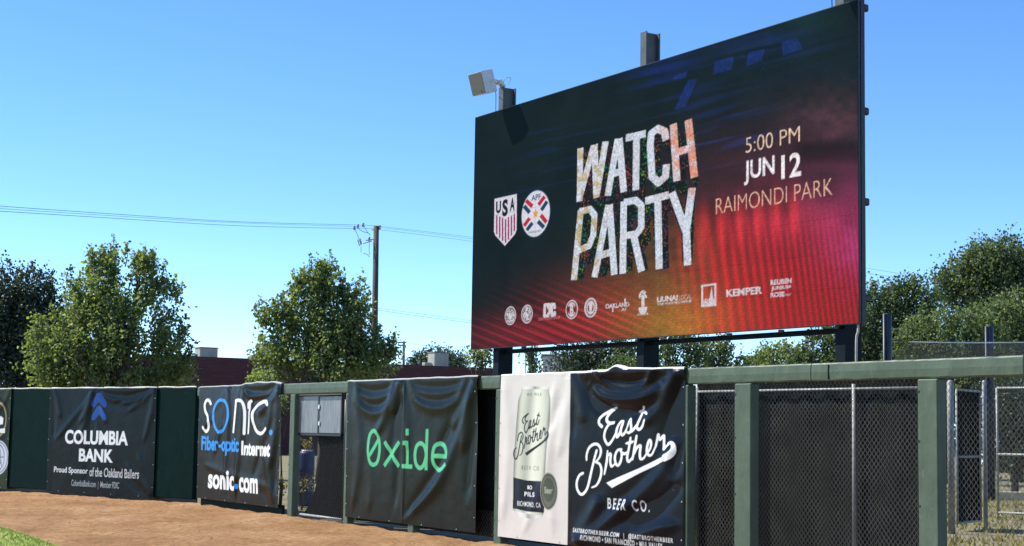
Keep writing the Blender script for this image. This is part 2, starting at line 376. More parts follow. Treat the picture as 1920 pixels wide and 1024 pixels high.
# ------------------------------------------------------------------ printing on sheets: a small rasteriser
SS = 3
class Canvas:
    def __init__(s, fr, w, u0, u1, z0, z1, step, color, ax=1.3, ex=1.3):
        s.ax, s.ex = ax, ex      # prints are stretched a little sideways
        s.fr, s.w, s.u0, s.u1, s.z0, s.z1 = fr, w, u0, u1, z0, z1
        s.nx = int(round((u1 - u0) / (step * 1.35))) + 1; s.ny = int(round((z1 - z0) / step)) + 1
        s.W = s.nx * SS; s.H = s.ny * SS
        s.a = np.empty((s.H, s.W, 3)); s.a[:] = lin(color)
        dx = (u1 - u0) / (s.nx - 1) / SS; dz = (z1 - z0) / (s.ny - 1) / SS; s.dx, s.dz = dx, dz
        s.us = u0 + (np.arange(s.W) - (SS - 1) / 2) * dx; s.zs = z0 + (np.arange(s.H) - (SS - 1) / 2) * dz
    def uv(s, x, y): return s.fr.px(x, y, s.w)
    def pts(s, L): return [s.uv(x, y) for x, y in L]
    def pxgrid(s):
        U, Z = np.meshgrid(s.us, s.zs); P = s.fr.Pa(U.ravel(), np.full(U.size, s.w), Z.ravel()) - np.array([0, 0, HC])
        d = P @ FW; return (CX + F * (P @ RT) / d).reshape(U.shape), (CY - F * (P @ UP) / d).reshape(U.shape)
    def win(s, P, pad=0.0):
        P = np.asarray(P); i0 = max(0, int((P[:, 0].min() - pad - s.us[0]) / s.dx) - 1); i1 = min(s.W, int((P[:, 0].max() + pad - s.us[0]) / s.dx) + 3)
        j0 = max(0, int((P[:, 1].min() - pad - s.zs[0]) / s.dz) - 1); j1 = min(s.H, int((P[:, 1].max() + pad - s.zs[0]) / s.dz) + 3)
        return i0, max(i1, i0), j0, max(j1, j0)
    def blank(s): return np.zeros((s.H, s.W), bool)
    def poly(s, P, m=None):
        """even-odd polygon mask, P in (u, z)"""
        m = s.blank() if m is None else m; P = np.asarray(P, float); i0, i1, j0, j1 = s.win(P)
        if i1 <= i0 or j1 <= j0: return m
        X, Y = np.meshgrid(s.us[i0:i1], s.zs[j0:j1]); ins = np.zeros(X.shape, bool)
        for (xa, ya), (xb, yb) in zip(P, np.roll(P, -1, axis=0)):
            if ya == yb: continue
            ins ^= ((ya > Y) != (yb > Y)) & (X < (xb - xa) * (Y - ya) / (yb - ya) + xa)
        m[j0:j1, i0:i1] |= ins; return m
    def stroke(s, P, r, m=None, flat=False):
        """round-ended stroke, r = half width per point"""
        m = s.blank() if m is None else m; P = np.asarray(P, float); r = np.broadcast_to(np.asarray(r, float), (len(P),))
        for k in range(len(P) - 1):
            a, b = P[k].copy(), P[k + 1].copy(); i0, i1, j0, j1 = s.win([a, b], r.max() * s.ax)
            if i1 <= i0 or j1 <= j0: continue
            a[0] /= s.ax; b[0] /= s.ax; X, Y = np.meshgrid(s.us[i0:i1] / s.ax, s.zs[j0:j1]); d = b - a; L2 = d @ d + 1e-12
            t0 = ((X - a[0]) * d[0] + (Y - a[1]) * d[1]) / L2; t = np.clip(t0, 0, 1)
            D = np.hypot(X - a[0] - t * d[0], Y - a[1] - t * d[1]); q = D <= r[k] + (r[k + 1] - r[k]) * t
            if flat: q &= (t0 >= (0 if k == 0 else -1)) & (t0 <= (1 if k == len(P) - 2 else 2))
            m[j0:j1, i0:i1] |= q
        return m
    def curve(s, L, r, m=None, flat=False, close=False):
        """stroke along a smooth curve through photo points"""
        P = spline(s.pts(L), close); rr = np.interp(np.linspace(0, 1, len(P)), np.linspace(0, 1, len(np.atleast_1d(r))), np.atleast_1d(r))
        return s.stroke(P, rr, m, flat)
    def line(s, L, r, m=None, flat=True): return s.stroke(s.pts(L), r, m, flat)
    def ell(s, c, rx, rz, m=None):
        t = np.linspace(0, 2 * np.pi, 48, endpoint=False); return s.poly(np.column_stack([c[0] + rx * s.ex * np.cos(t), c[1] + rz * np.sin(t)]), m)
    def put(s, m, color, k=1.0):
        c = np.array(lin(color)); s.a[m] = s.a[m] * (1 - k) + c * k
    def text(s, txt, ll, ur, color=None, bold=0.0, shear=0.0, font=None, uv=False, track=1.0):
        """text set into the box between two photo points (lower left, upper right)"""
        (u0, z0), (u1, z1) = (ll, ur) if uv else (s.uv(*ll), s.uv(*ur))
        T = glyph_tris(txt, bold, shear, track); lo = T.reshape(-1, 2).min(0); hi = T.reshape(-1, 2).max(0)
        T = (T - lo) / (hi - lo) * np.array([u1 - u0, z1 - z0]) + np.array([u0, z0]); m = s.blank()
        for t in T:
            i0, i1, j0, j1 = s.win(t)
            if i1 <= i0 or j1 <= j0: continue
            X, Y = np.meshgrid(s.us[i0:i1], s.zs[j0:j1]); (ax, ay), (bx, by), (cx, cy) = t
            e1 = (bx - ax) * (Y - ay) - (by - ay) * (X - ax); e2 = (cx - bx) * (Y - by) - (cy - by) * (X - bx); e3 = (ax - cx) * (Y - cy) - (ay - cy) * (X - cx)
            m[j0:j1, i0:i1] |= ((e1 >= 0) & (e2 >= 0) & (e3 >= 0)) | ((e1 <= 0) & (e2 <= 0) & (e3 <= 0))
        if color is not None: s.put(m, color)
        return m
    def down(s):
        return s.a.reshape(s.ny, SS, s.nx, SS, 3).mean((1, 3))
def spline(P, close=False, n=10):
    P = np.asarray(P, float); out = []; N = len(P); rng = range(N if close else N - 1)
    for i in rng:
        p0 = P[(i - 1) % N] if close or i > 0 else P[0]; p1 = P[i]; p2 = P[(i + 1) % N]; p3 = P[(i + 2) % N] if close or i + 2 < N else P[-1]
        for k in range(n):
            t = k / n; out.append(0.5 * (2 * p1 + (p2 - p0) * t + (2 * p0 - 5 * p1 + 4 * p2 - p3) * t * t + (3 * p1 - p0 - 3 * p2 + p3) * t ** 3))
    out.append(P[0] if close else P[-1]); return np.array(out)
_gl = {}
def glyph_tris(txt, bold, shear, track=1.0):
    key = (txt, bold, shear, track)
    if key in _gl: return _gl[key]
    c = bpy.data.curves.new('lettering', 'FONT'); c.body = txt; c.offset = bold; c.shear = shear; c.resolution_u = 6; c.space_character = track
    o = bpy.data.objects.new('lettering', c); me = o.to_mesh(); me.calc_loop_triangles()
    co = np.empty(len(me.vertices) * 3); me.vertices.foreach_get('co', co); co = co.reshape(-1, 3)[:, :2]
    ti = np.empty(len(me.loop_triangles) * 3, dtype=np.int32); me.loop_triangles.foreach_get('vertices', ti)
    T = co[ti].reshape(-1, 3, 2).copy(); o.to_mesh_clear(); bpy.data.objects.remove(o); bpy.data.curves.remove(c)
    _gl[key] = T; return T
def set_print(o, cols):
    at = o.data.attributes.new('print', 'FLOAT_COLOR', 'POINT')
    at.data.foreach_set('color', np.column_stack([cols.reshape(-1, 3), np.ones(cols.size // 3)]).astype(np.float32).ravel())

def crop(ox, oy, sc): return lambda L: [(ox + x / sc, oy + y / sc) for x, y in L]
WHITE = (232, 233, 230)

# ------------------------------------------------------------------ padded outfield wall (far run) and padded fence (near run)
wall = thing('padded_wall', FR1.P(-5, -0.05, 0), 'dark green padded outfield wall behind the bank banner at the bend', 'wall')
seams = [-0.02] + [FR1.u(x, 830, 0) for x in (292, 190, 92, 21, -60, -160)]; nP = 6
for k in range(nP):
    u1 = seams[k]; u0 = seams[k + 1] + 0.012
    MB().fbox(FR1, u0, u1, -0.11, 0.0, 0.10, FH - 0.012).build('wall_pad', MT['pad_dark'], wall, 0.018, 3)
mb = MB(); mb.fbox(FR1, seams[-1], -0.02, -0.14, -0.116, -0.02, FH - 0.03); mb.build('plywood_backing', MT['black'], wall)
for k in range(nP):
    u1 = seams[k] - 0.01; u0 = seams[k + 1] + 0.02; pts = []
    for t in np.linspace(0, 1, 14): pts.append(FR1.P(u0 + (u1 - u0) * t, -0.012, FH + 0.004 + 0.006 * math.sin(t * 9 + k)))
    MB().tube(pts, 0.017, 6).build('cap_cord', MT['cream'], wall)

fence = thing('padded_fence', FR2.P(-18, -0.05, 0), 'green padded posts and top rail of the chain link fence under the video board', 'fence')
def post_u(x): return FR2.u(x, 860, 0.02)
posts = [(541, 549.5), (645.5, 654), (767, 777), (927.5, 941), (1110, 1130), (1262, 1289), (1376.5, 1407), (1721, 1758)]
for xa, xb in posts:
    MB().fbox(FR2, post_u(xa), post_u(xb), -0.115, 0.02, -0.03, FH - 0.205).build('post', MT['pad'], fence, 0.014, 3)
def rail(x0, x1, z0=FH - 0.2, z1=FH, mat='pad'):
    a = FR2.u(x0, 700); b = FR2.u(x1, 700); n = max(6, int((b - a) / 0.09))
    # a padded box whose cover puckers a little along its edges
    prof = [(-0.09, z0 + 0.012), (-0.08, z0), (-0.02, z0), (-0.006, z0 + 0.006), (0, z0 + 0.02), (0.006, (z0 + z1) / 2), (0, z1 - 0.018), (-0.008, z1 - 0.004), (-0.022, z1), (-0.08, z1), (-0.09, z1 - 0.012)]
    V = []; 
    for i in range(n + 1):
        u = a + (b - a) * i / n
        for j, (w, z) in enumerate(prof):
            q = 0.006 * (vnoise(np.array([u * 7.0]), np.array([j * 0.7]), 21)[0] - 0.5)
            V.append(FR2.P(u, w + q, z + q * 0.6))
    m = len(prof); Fc = []
    for i in range(n):
        for j in range(m):
            Fc.append((i * m + j, (i + 1) * m + j, (i + 1) * m + (j + 1) % m, i * m + (j + 1) % m))
    Fc.append(tuple(range(m))); Fc.append(tuple(n * m + j for j in reversed(range(m))))
    return mesh_obj('top_rail', V, Fc, MT[mat], fence)
for a, b in ((372, 529), (530.5, 656), (657.5, 938), (939.5, 1288), (1289.5, 1520), (1521.5, 1918)): rail(a, b)
MB().fbox(FR2, FR2.u(373, 950), FR2.u(527, 950), -0.08, -0.03, 0.0, 0.2).build('kick_board', MT['pad_dark'], fence, 0.01)
ua, ub = FR2.u(657, 860), FR2.u(1281, 860)
MB().fbox(FR2, ua, ub, -0.15, -0.143, 0.09, FH - 0.1).build('windscreen', MT['screen_cloth'], fence)

def chain_link(name, fr, u0, u1, z0, z1, w, q=0.03, r=0.0016, mat='wire', parent=None, qz=None):
    qz = qz or q; ni = int((u1 - u0) / q); nk = int((z1 - z0) / qz); k = np.arange(nk + 1); V = []; Fq = []; c = 0
    for i in range(ni + 1):
        sg = np.where((k + i) % 2 == 0, 1, -1); u = u0 + i * q + sg * q * 0.5; z = z0 + k * qz; ww = w + sg * 0.0022 + 0.02 * (vnoise(u * 1.3, z * 1.3, 31) - 0.5)
        P = fr.Pa(u, ww, z)
        ring = []
        for a in (0.5, 2.6, 4.7):
            dv = np.array([fr.R[0], fr.R[1], 0]) * math.cos(a) * r * 1.4 + np.array([fr.N[0], fr.N[1], 0]) * math.sin(a) * r * 1.4
            ring.append(P + dv)
        R3 = np.stack(ring, 1).reshape(-1, 3); V.append(R3); b = c + np.arange(nk) * 3
        for j in range(3):
            j2 = (j + 1) % 3; Fq.append(np.stack([b + j, b + j2, b + 3 + j2, b + 3 + j], -1))
        c += len(R3)
    return quick_mesh(name, np.concatenate(V), np.concatenate(Fq), MT[mat], parent)
chain_link('chain_link', FR2, FR2.u(1298, 860), FR2.u(1930, 860) + 0.25, 0.03, FH - 0.1, -0.13, 0.031, 0.0019, parent=fence, qz=0.036)
chain_link('chain_link', FR2, FR2.u(650, 860), FR2.u(945, 860), 0.02, 0.5, -0.12, 0.038, 0.0021, mat='wire', parent=fence)

# cover seams and lacing straps on the rail and posts, wire ties on the mesh
for x in (1553,):
    u = FR2.u(x, 690); MB().fbox(FR2, u, u + 0.012, 0.004, 0.0095, FH - 0.185, FH - 0.02).build('cover_seam', MT['pad_dark'], fence)
for xa, xb in posts:
    ua_, ub_ = post_u(xa), post_u(xb)
    for z in (0.35, 0.95, 1.6, 2.1):
        MB().fbox(FR2, ua_ - 0.004, ua_ + 0.03, -0.06, 0.0235, z, z + 0.02).build('lacing_strap', MT['black'], fence)
for x in (1311, 1440, 1500, 1570, 1640, 1700, 1800, 1880):
    u = FR2.u(x, 730, -0.1); MB().tube([FR2.P(u, -0.1, FH - 0.14), FR2.P(u + 0.012, -0.085, FH - 0.19), FR2.P(u, -0.06, FH - 0.215)], 0.004, 5).build('wire_tie', MT['galv'], fence)

# ------------------------------------------------------------------ gate with viewing panes
gate = thing('chain_link_gate', FR2.P(FR2.u(600, 980), -0.1, 0), 'black chain link gate with two cloudy window panes beside the fibre internet banner', 'gate')
gu0, gu1 = FR2.u(557, 860, -0.1), FR2.u(646, 860, -0.1)
for a, b in (((gu0, 0.06), (gu0, 2.22)), ((gu1, 0.06), (gu1, 2.22)), ((gu0, 2.22), (gu1, 2.22)), ((gu0, 0.07), (gu1, 0.07))):
    MB().tube([FR2.P(a[0], -0.1, a[1]), FR2.P(b[0], -0.1, b[1])], 0.022, 8).build('frame_pipe', MT['black'] if a[1] != 0.07 else MT['galv'], gate, smooth=True)
chain_link('chain_link', FR2, gu0, gu1, 0.06, 2.2, -0.11, 0.038, 0.0023, 'wire_black', gate)
for (xa, ya, xb, yb) in ((558.5, 744, 596.5, 812), (600, 744, 638, 812.5)):
    a0, zt = FR2.px(xa, ya, -0.07); a1, zb = FR2.px(xb, yb, -0.07)
    MB().fbox(FR2, a0, a1, -0.078, -0.07, zb, zt).build('window_pane', MT['acrylic'], gate)
a0, zt = FR2.px(556.5, 741, -0.08); a1, zb = FR2.px(640, 815, -0.08); am = FR2.u(598.3, 780, -0.08)
for q in ((a0, a1, zt - 0.01, zt + 0.025), (a0, a1, zb - 0.03, zb + 0.012), (am - 0.028, am + 0.028, zb + 0.012, zt - 0.01), (a1 - 0.02, a1 + 0.02, zb + 0.012, zt - 0.01), (a0 - 0.02, a0 + 0.02, zb + 0.012, zt - 0.01)):
    MB().fbox(FR2, q[0], q[1], -0.105, -0.064, q[2], q[3]).build('pane_frame', MT['black'], gate)
MB().fbox(FR2, a0, a1, -0.064, -0.056, zt - 0.01, zt + 0.006).build('pane_trim', MT['conduit'], gate)
for y in (763, 794):
    c = FR2.px(598.5, y, -0.06); p = [FR2.P(c[0] + 0.035 * math.cos(t) * 0.8, -0.05, c[1] + 0.04 * math.sin(t)) for t in np.linspace(0, 6.28, 12, endpoint=False)]
    p2 = [FR2.P(c[0] + 0.035 * math.cos(t) * 0.8, -0.063, c[1] + 0.04 * math.sin(t)) for t in np.linspace(0, 6.28, 12, endpoint=False)]
    mesh_obj('fastener', p + p2, [tuple(range(12))] + [(i, (i + 1) % 12, 12 + (i + 1) % 12, 12 + i) for i in range(12)], MT['white_paint'], gate)
# windscreen tied to the gate, its free edge curling away at the lower left
ed = [(594, 812), (596, 845), (593, 880), (588, 910), (578, 940), (566, 962)]
L = [FR2.px(x, y, -0.13) for x, y in ed]; V = []; Fc = []
for i, (u, z) in enumerate(L):
    for j in range(5):
        V.append(FR2.P(u + (gu1 - u) * j / 4, -0.13 - (0.05 * (1 - j / 4) ** 2 if i else 0), z))
for i in range(len(L) - 1):
    for j in range(4): Fc.append((i * 5 + j, i * 5 + j + 1, (i + 1) * 5 + j + 1, (i + 1) * 5 + j))
mesh_obj('windscreen', V, Fc, MT['screen_cloth'], gate, True)

# ------------------------------------------------------------------ banners
def fold_field(cv, folds, gain=1.0):
    A, B = np.meshgrid(np.linspace(0, 1, cv.nx), np.linspace(1, 0, cv.ny)); W = (cv.u1 - cv.u0) / 1.45; H = cv.z1 - cv.z0
    X = A * W; Y = B * H; D = np.zeros(X.shape)
    for pts, amp, wd in folds:
        P = spline([(a * W, b * H) for a, b in pts], n=6); best = np.full(X.shape, 1e9); tt = np.zeros(X.shape)
        m = (X > P[:, 0].min() - 3 * wd) & (X < P[:, 0].max() + 3 * wd) & (Y > P[:, 1].min() - 3 * wd) & (Y < P[:, 1].max() + 3 * wd)
        x, y = X[m], Y[m]; bb = np.full(x.shape, 1e9); bt = np.zeros(x.shape); n = len(P) - 1
        for k in range(n):
            d = P[k + 1] - P[k]; t = np.clip(((x - P[k, 0]) * d[0] + (y - P[k, 1]) * d[1]) / (d @ d + 1e-9), 0, 1)
            q = np.hypot(x - P[k, 0] - t * d[0], y - P[k, 1] - t * d[1]); s = q < bb; bb[s] = q[s]; bt[s] = (k + t[s]) / n
        wl_ = wd * (0.35 + 0.9 * np.sin(np.pi * np.clip(bt * 0.8 + 0.1, 0, 1)))
        D[m] += gain * amp * np.exp(-(bb / wl_) ** 2) * np.clip(np.minimum(bt, 1 - bt) * 6 + 0.15, 0, 1)
    # low, wide billows and a faint weave of creases
    D += 0.022 * (vnoise(X * 1.6, Y * 0.9, 41) - 0.5) + 0.004 * (vnoise(X * 6, Y * 2.5, 42) - 0.5) + 0.001 * (vnoise(X * 19, Y * 14, 43) - 0.5)
    return D
def swag(a0, a1, dep, n, amp, wd, b0=0.0):
    out = []
    for k in range(n):
        t = (k + 0.6) / n; m = (a0 + a1) / 2
        out.append(([(a0 + 0.01 * k, b0), (a0 + (m - a0) * 0.45, b0 + dep * t * 0.75), (m, b0 + dep * t), (a1 - (a1 - m) * 0.45, b0 + dep * t * 0.75), (a1 - 0.01 * k, b0)], amp * (1 if k % 2 == 0 else -0.7) * (0.5 + 0.5 * t), wd))
    return out
def fan(a, b, ends, amp, wd):
    return [([(a, b), ((a * 0.6 + ea * 0.4) + 0.015, b * 0.6 + eb * 0.4), (ea, eb)], amp * (1 if k % 2 == 0 else -0.8), wd) for k, (ea, eb) in enumerate(ends)]
def banner(name, cv, folds, label, mat='vinyl', group=None, ragged=None, grom=5, lit_top=(0.42, 0.41, 0.37), flap_own=False, xform=None, gain=0.62):
    D = fold_field(cv, folds, gain) + 0.012; D = np.maximum(D, -0.008 if cv.fr is FR2 else 0.004)
    U, Z = np.meshgrid(np.linspace(cv.u0, cv.u1, cv.nx), np.linspace(cv.z0, cv.z1, cv.ny)); A = (U - cv.u0) / (cv.u1 - cv.u0); Bt = (cv.z1 - Z) / (cv.z1 - cv.z0)
    top = np.zeros(cv.nx)
    an = np.linspace(0, 1, cv.nx)
    top += 0.012 * (vnoise(an * 14, an * 0, 51 + len(name)) - 0.5)
    if ragged:
        for c, wd, h in ragged: top += h * np.exp(-((an - c) / wd) ** 2)
    Z = Z + top[None] * np.clip(1 - Bt / 0.12, 0, 1) ** 2
    Wd = cv.w + D
    Z = Z - 0.35 * np.gradient(D, axis=0) * 0
    if xform is not None: U = U + xform(A, Bt)
    V = cv.fr.Pa(U.ravel(), Wd.ravel(), Z.ravel()); cols = cv.down()
    lit_strip = (Bt * (cv.z1 - cv.z0) < 0.013 + 0.006 * vnoise(A * 30, A * 0, 58)); cols[lit_strip] = lit_top  # sunlit top edge painted into the print as a thin pale strip
    rows = []; rc = []; last_w, last_z = Wd[-1], Z[-1]
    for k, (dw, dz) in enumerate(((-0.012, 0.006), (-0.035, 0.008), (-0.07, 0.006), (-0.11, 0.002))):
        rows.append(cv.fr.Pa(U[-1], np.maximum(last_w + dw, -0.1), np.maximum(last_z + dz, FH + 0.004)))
        c = cols[-1].copy() if flap_own else np.tile(np.array(lit_top), (cv.nx, 1)); rc.append(c)  # fold-over rows take the same painted sunlit tone
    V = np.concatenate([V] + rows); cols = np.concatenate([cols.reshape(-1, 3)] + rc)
    base = cv.fr.P((cv.u0 + cv.u1) / 2, 0, 0)
    o = quick_mesh(name, V, grid_faces(cv.nx, cv.ny + 4), MT[mat], None, True, base); set_print(o, cols)
    tag(o, label, 'banner', group)
    # grommets down both sides and along the foot
    gm = None; spots = [(e, (i + 0.5) / grom) for i in range(grom) for e in (0.008, 0.992)] + [((i + 0.5) / 4, 0.988) for i in range(4)]
    for e, b in spots:
        i = int(e * (cv.nx - 1)); j = int((1 - b) * (cv.ny - 1)); p = V[j * cv.nx + i] + np.array([cv.fr.N[0], cv.fr.N[1], 0]) * 0.004
        if gm is None:
            ring = [(math.cos(t), math.sin(t)) for t in np.linspace(0, 6.28, 10, endpoint=False)]; vv = []
            for rr, ww in ((0.011, -0.003), (0.010, 0.002), (0.004, 0.001)):
                for c_, s_ in ring: vv.append((cv.fr.R[0] * c_ * rr + cv.fr.N[0] * ww, cv.fr.R[1] * c_ * rr + cv.fr.N[1] * ww, s_ * rr))
            gm = bpy.data.meshes.new('grommet'); gm.from_pydata(vv, [], [(r * 10 + i_, r * 10 + (i_ + 1) % 10, (r + 1) * 10 + (i_ + 1) % 10, (r + 1) * 10 + i_) for r in (0, 1) for i_ in range(10)]); gm.materials.append(MT['grommet'])
        g = bpy.data.objects.new('grommet', gm); g.location = [float(c) for c in (p - base)]; link(g, o)
    return o

# 1. emblem banner cut by the edge of the picture
c1 = FR1.px(22, 729, 0.02); c0 = FR1.px(-70, 729, 0.02); zb = FR1.px(10, 917, 0.02)[1]
cv = Canvas(FR1, 0.02, c0[0], c1[0], zb, FH + 0.006, 0.012, (46, 56, 34))
X, Y = cv.pxgrid(); cm = vnoise(X / 14, Y / 22, 61) + 0.5 * vnoise(X / 5, Y / 9, 62)
cv.a *= (0.55 + 0.75 * cm / 1.5)[..., None]
e = cv.uv(0, 790); cv.put(cv.ell((e[0] - 0.05, e[1]), 0.36, 0.58), (14, 26, 26)); cv.put(cv.ell((e[0] - 0.02, e[1] + 0.04), 0.235, 0.42), (168, 140, 82)); cv.put(cv.ell((e[0] - 0.02, e[1] + 0.04), 0.2, 0.365), (20, 36, 34))
cv.put(cv.poly(cv.pts([(-14, 800), (2, 780), (7, 784), (6, 798), (-10, 800)])), WHITE); cv.put(cv.poly(cv.pts([(-14, 806), (10, 803), (10, 812), (-4, 812)])), WHITE); cv.put(cv.line([(-12, 800), (6, 797)], 0.02), (25, 35, 80))
e = cv.uv(-3, 858)
for r, c in ((0.385, (70, 92, 86)), (0.365, (205, 208, 214)), (0.335, (60, 74, 84)), (0.32, (196, 200, 212)), (0.30, (205, 208, 220))): cv.put(cv.ell(e, r * 0.96, r * 1.12), c)
for k in range(30):
    t = -1.4 + k * 0.1; r = 0.255; cv.put(cv.stroke([(e[0] + r * math.cos(t), e[1] + r * 1.12 * math.sin(t)), (e[0] + (r + 0.03) * math.cos(t + 0.02), e[1] + (r + 0.03) * 1.12 * math.sin(t + 0.02))], 0.007), (70, 80, 96))
for a, b in (((-14, 858), (8, 857)), ((1, 842), (3, 874)), ((-6, 846), (2, 870))): cv.put(cv.line([a, b], 0.011), (96, 104, 118))
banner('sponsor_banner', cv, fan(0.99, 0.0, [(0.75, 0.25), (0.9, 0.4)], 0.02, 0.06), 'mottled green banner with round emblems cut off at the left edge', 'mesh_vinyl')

# 2. bank banner
c0 = FR1.u(91, 830, 0.02); c1 = FR1.u(291.5, 830, 0.02); zb = FR1.px(190, 928, 0.02)[1]
cv = Canvas(FR1, 0.02, c0, c1, zb, FH + 0.006, 0.0095, (3, 13, 17))
for dy in (0, 24.5):
    P = [(186, 736 + dy), (190, 737 + dy), (200, 755 + dy), (200.5, 762.5 + dy), (197, 765 + dy), (192, 760 + dy), (186, 752.5 + dy), (181, 759.5 + dy), (176, 764.5 + dy), (172, 761.5 + dy), (173, 754 + dy), (182, 738 + dy)]
    cv.put(cv.poly(cv.pts(P)), (30, 74, 150) if dy else (26, 66, 140))
cv.text('COLUMBIA', (122.5, 832), (241.5, 808.5), WHITE, 0.035); cv.text('BANK', (148.5, 865), (213, 843), WHITE, 0.035)
cv.text('Proud Sponsor', (101.5, 888.5), (165, 877.5), (220, 222, 222), 0.018); cv.text('of the Oakland Ballers', (168, 893), (262, 880.5), (205, 208, 208), 0.006)
cv.text('ColumbiaBank.com  |  Member FDIC', (134.5, 914.5), (224, 904.5), (160, 170, 170), 0.004)
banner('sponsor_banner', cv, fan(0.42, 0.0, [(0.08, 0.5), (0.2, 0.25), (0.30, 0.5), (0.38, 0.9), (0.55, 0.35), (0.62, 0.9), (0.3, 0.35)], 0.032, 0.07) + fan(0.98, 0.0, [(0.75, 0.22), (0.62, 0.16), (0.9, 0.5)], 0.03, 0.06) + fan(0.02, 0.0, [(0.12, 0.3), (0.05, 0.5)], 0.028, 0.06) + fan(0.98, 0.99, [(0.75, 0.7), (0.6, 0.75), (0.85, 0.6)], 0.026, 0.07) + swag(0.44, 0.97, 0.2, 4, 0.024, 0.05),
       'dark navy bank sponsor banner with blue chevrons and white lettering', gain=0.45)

# 3. fibre internet banner (letters as in the photograph)
W0 = 0.03
c0 = FR2.u(372.5, 830, W0); c1 = FR2.u(525.5, 830, W0); zb = FR2.px(445, 943, W0)[1]
cv = Canvas(FR2, W0, c0, c1, zb, FH + 0.006, 0.0095, (13, 12, 9), 1.5, 1.5); K = crop(370, 740, 5.388)
BL = (48, 140, 218); m = cv.blank(); w = 0.032
cv.curve(K([(140, 92), (122, 58), (98, 62), (82, 105), (88, 165), (112, 220), (124, 275), (118, 345), (95, 372), (66, 330)]), w, m)
cv.line(K([(396, 50), (366, 388)]), w, m); cv.curve(K([(392, 62), (430, 58), (462, 75), (478, 130), (482, 220), (476, 392)]), w, m)
cv.line(K([(540, 62), (514, 398)]), w * 0.9, m); cv.curve(K([(516, 130), (528, 90), (548, 66)]), w, m)
cv.curve(K([(722, 100), (695, 70), (650, 78), (600, 115), (568, 180), (572, 270), (595, 355), (635, 392), (675, 380), (706, 345)]), w, m); cv.put(m, WHITE)
cv.put(cv.curve(K([(240, 55), (205, 75), (178, 130), (165, 220), (180, 320), (220, 375), (262, 365), (300, 300), (318, 220), (312, 130), (285, 70)]), w, close=True), BL)
e = cv.uv(*K([(755, 382)])[0]); cv.put(cv.ell(e, 0.055, 0.055), BL)
cv.text('Fiber-optic', K([(45, 603)])[0], K([(437, 430)])[0], BL, 0.03); cv.text('Internet', K([(452, 612)])[0], K([(757, 478)])[0], WHITE, 0.035)
cv.text('sonic', K([(112, 945)])[0], K([(388, 775)])[0], WHITE, 0.035); cv.text('com', K([(424, 985)])[0], K([(620, 850)])[0], WHITE, 0.035); cv.put(cv.ell(cv.uv(*K([(404, 927)])[0]), 0.05, 0.05), BL)
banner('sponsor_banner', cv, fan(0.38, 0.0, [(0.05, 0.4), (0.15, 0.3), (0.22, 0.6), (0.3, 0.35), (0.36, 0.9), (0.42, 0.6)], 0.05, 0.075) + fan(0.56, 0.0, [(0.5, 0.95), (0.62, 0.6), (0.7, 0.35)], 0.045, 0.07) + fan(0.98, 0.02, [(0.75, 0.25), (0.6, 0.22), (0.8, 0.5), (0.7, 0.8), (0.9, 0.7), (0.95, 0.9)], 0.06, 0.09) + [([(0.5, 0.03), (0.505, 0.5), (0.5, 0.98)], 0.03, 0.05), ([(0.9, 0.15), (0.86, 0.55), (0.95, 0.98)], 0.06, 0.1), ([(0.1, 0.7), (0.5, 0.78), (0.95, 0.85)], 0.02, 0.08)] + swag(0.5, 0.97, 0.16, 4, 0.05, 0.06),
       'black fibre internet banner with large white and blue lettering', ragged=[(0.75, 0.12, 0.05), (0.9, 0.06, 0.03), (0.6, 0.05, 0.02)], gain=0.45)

# 4. computer company banner
c0 = FR2.u(651, 840, W0); c1 = FR2.u(895, 840, W0); zb = FR2.px(770, 984, W0)[1]
cv = Canvas(FR2, W0, c0, c1, zb, FH + 0.006, 0.0105, (17, 22, 17)); K = crop(680, 790, 9.312); G = (82, 178, 122); m = cv.blank(); w = 0.033
cv.curve(K([(205, 165), (140, 230), (113, 380), (112, 560), (145, 710), (205, 760), (268, 710), (302, 560), (305, 380), (270, 230)]), w, m, close=True); cv.line(K([(140, 600), (290, 315)]), w, m)
cv.line(K([(395, 355), (625, 790)]), w * 1.05, m); cv.line(K([(630, 358), (388, 780)]), w * 1.05, m)
cv.line(K([(806, 132), (806, 246)]), 0.031, m); cv.line(K([(798, 342), (788, 770)]), 0.031, m); cv.line(K([(702, 380), (800, 380)]), 0.033, m); cv.line(K([(688, 780), (875, 795)]), 0.033, m)
cv.line(K([(1137, 138), (1115, 855)]), 0.032, m); cv.curve(K([(1020, 385), (950, 440), (922, 590), (940, 740), (1000, 815), (1070, 770), (1118, 600), (1090, 440)]), w, m, close=True)
cv.curve(K([(1465, 610), (1450, 480), (1400, 408), (1330, 395), (1260, 450), (1228, 600), (1245, 740), (1310, 840), (1385, 840), (1475, 745)]), w, m, flat=True); cv.line(K([(1240, 605), (1488, 615)]), w, m)
cv.put(m, G)
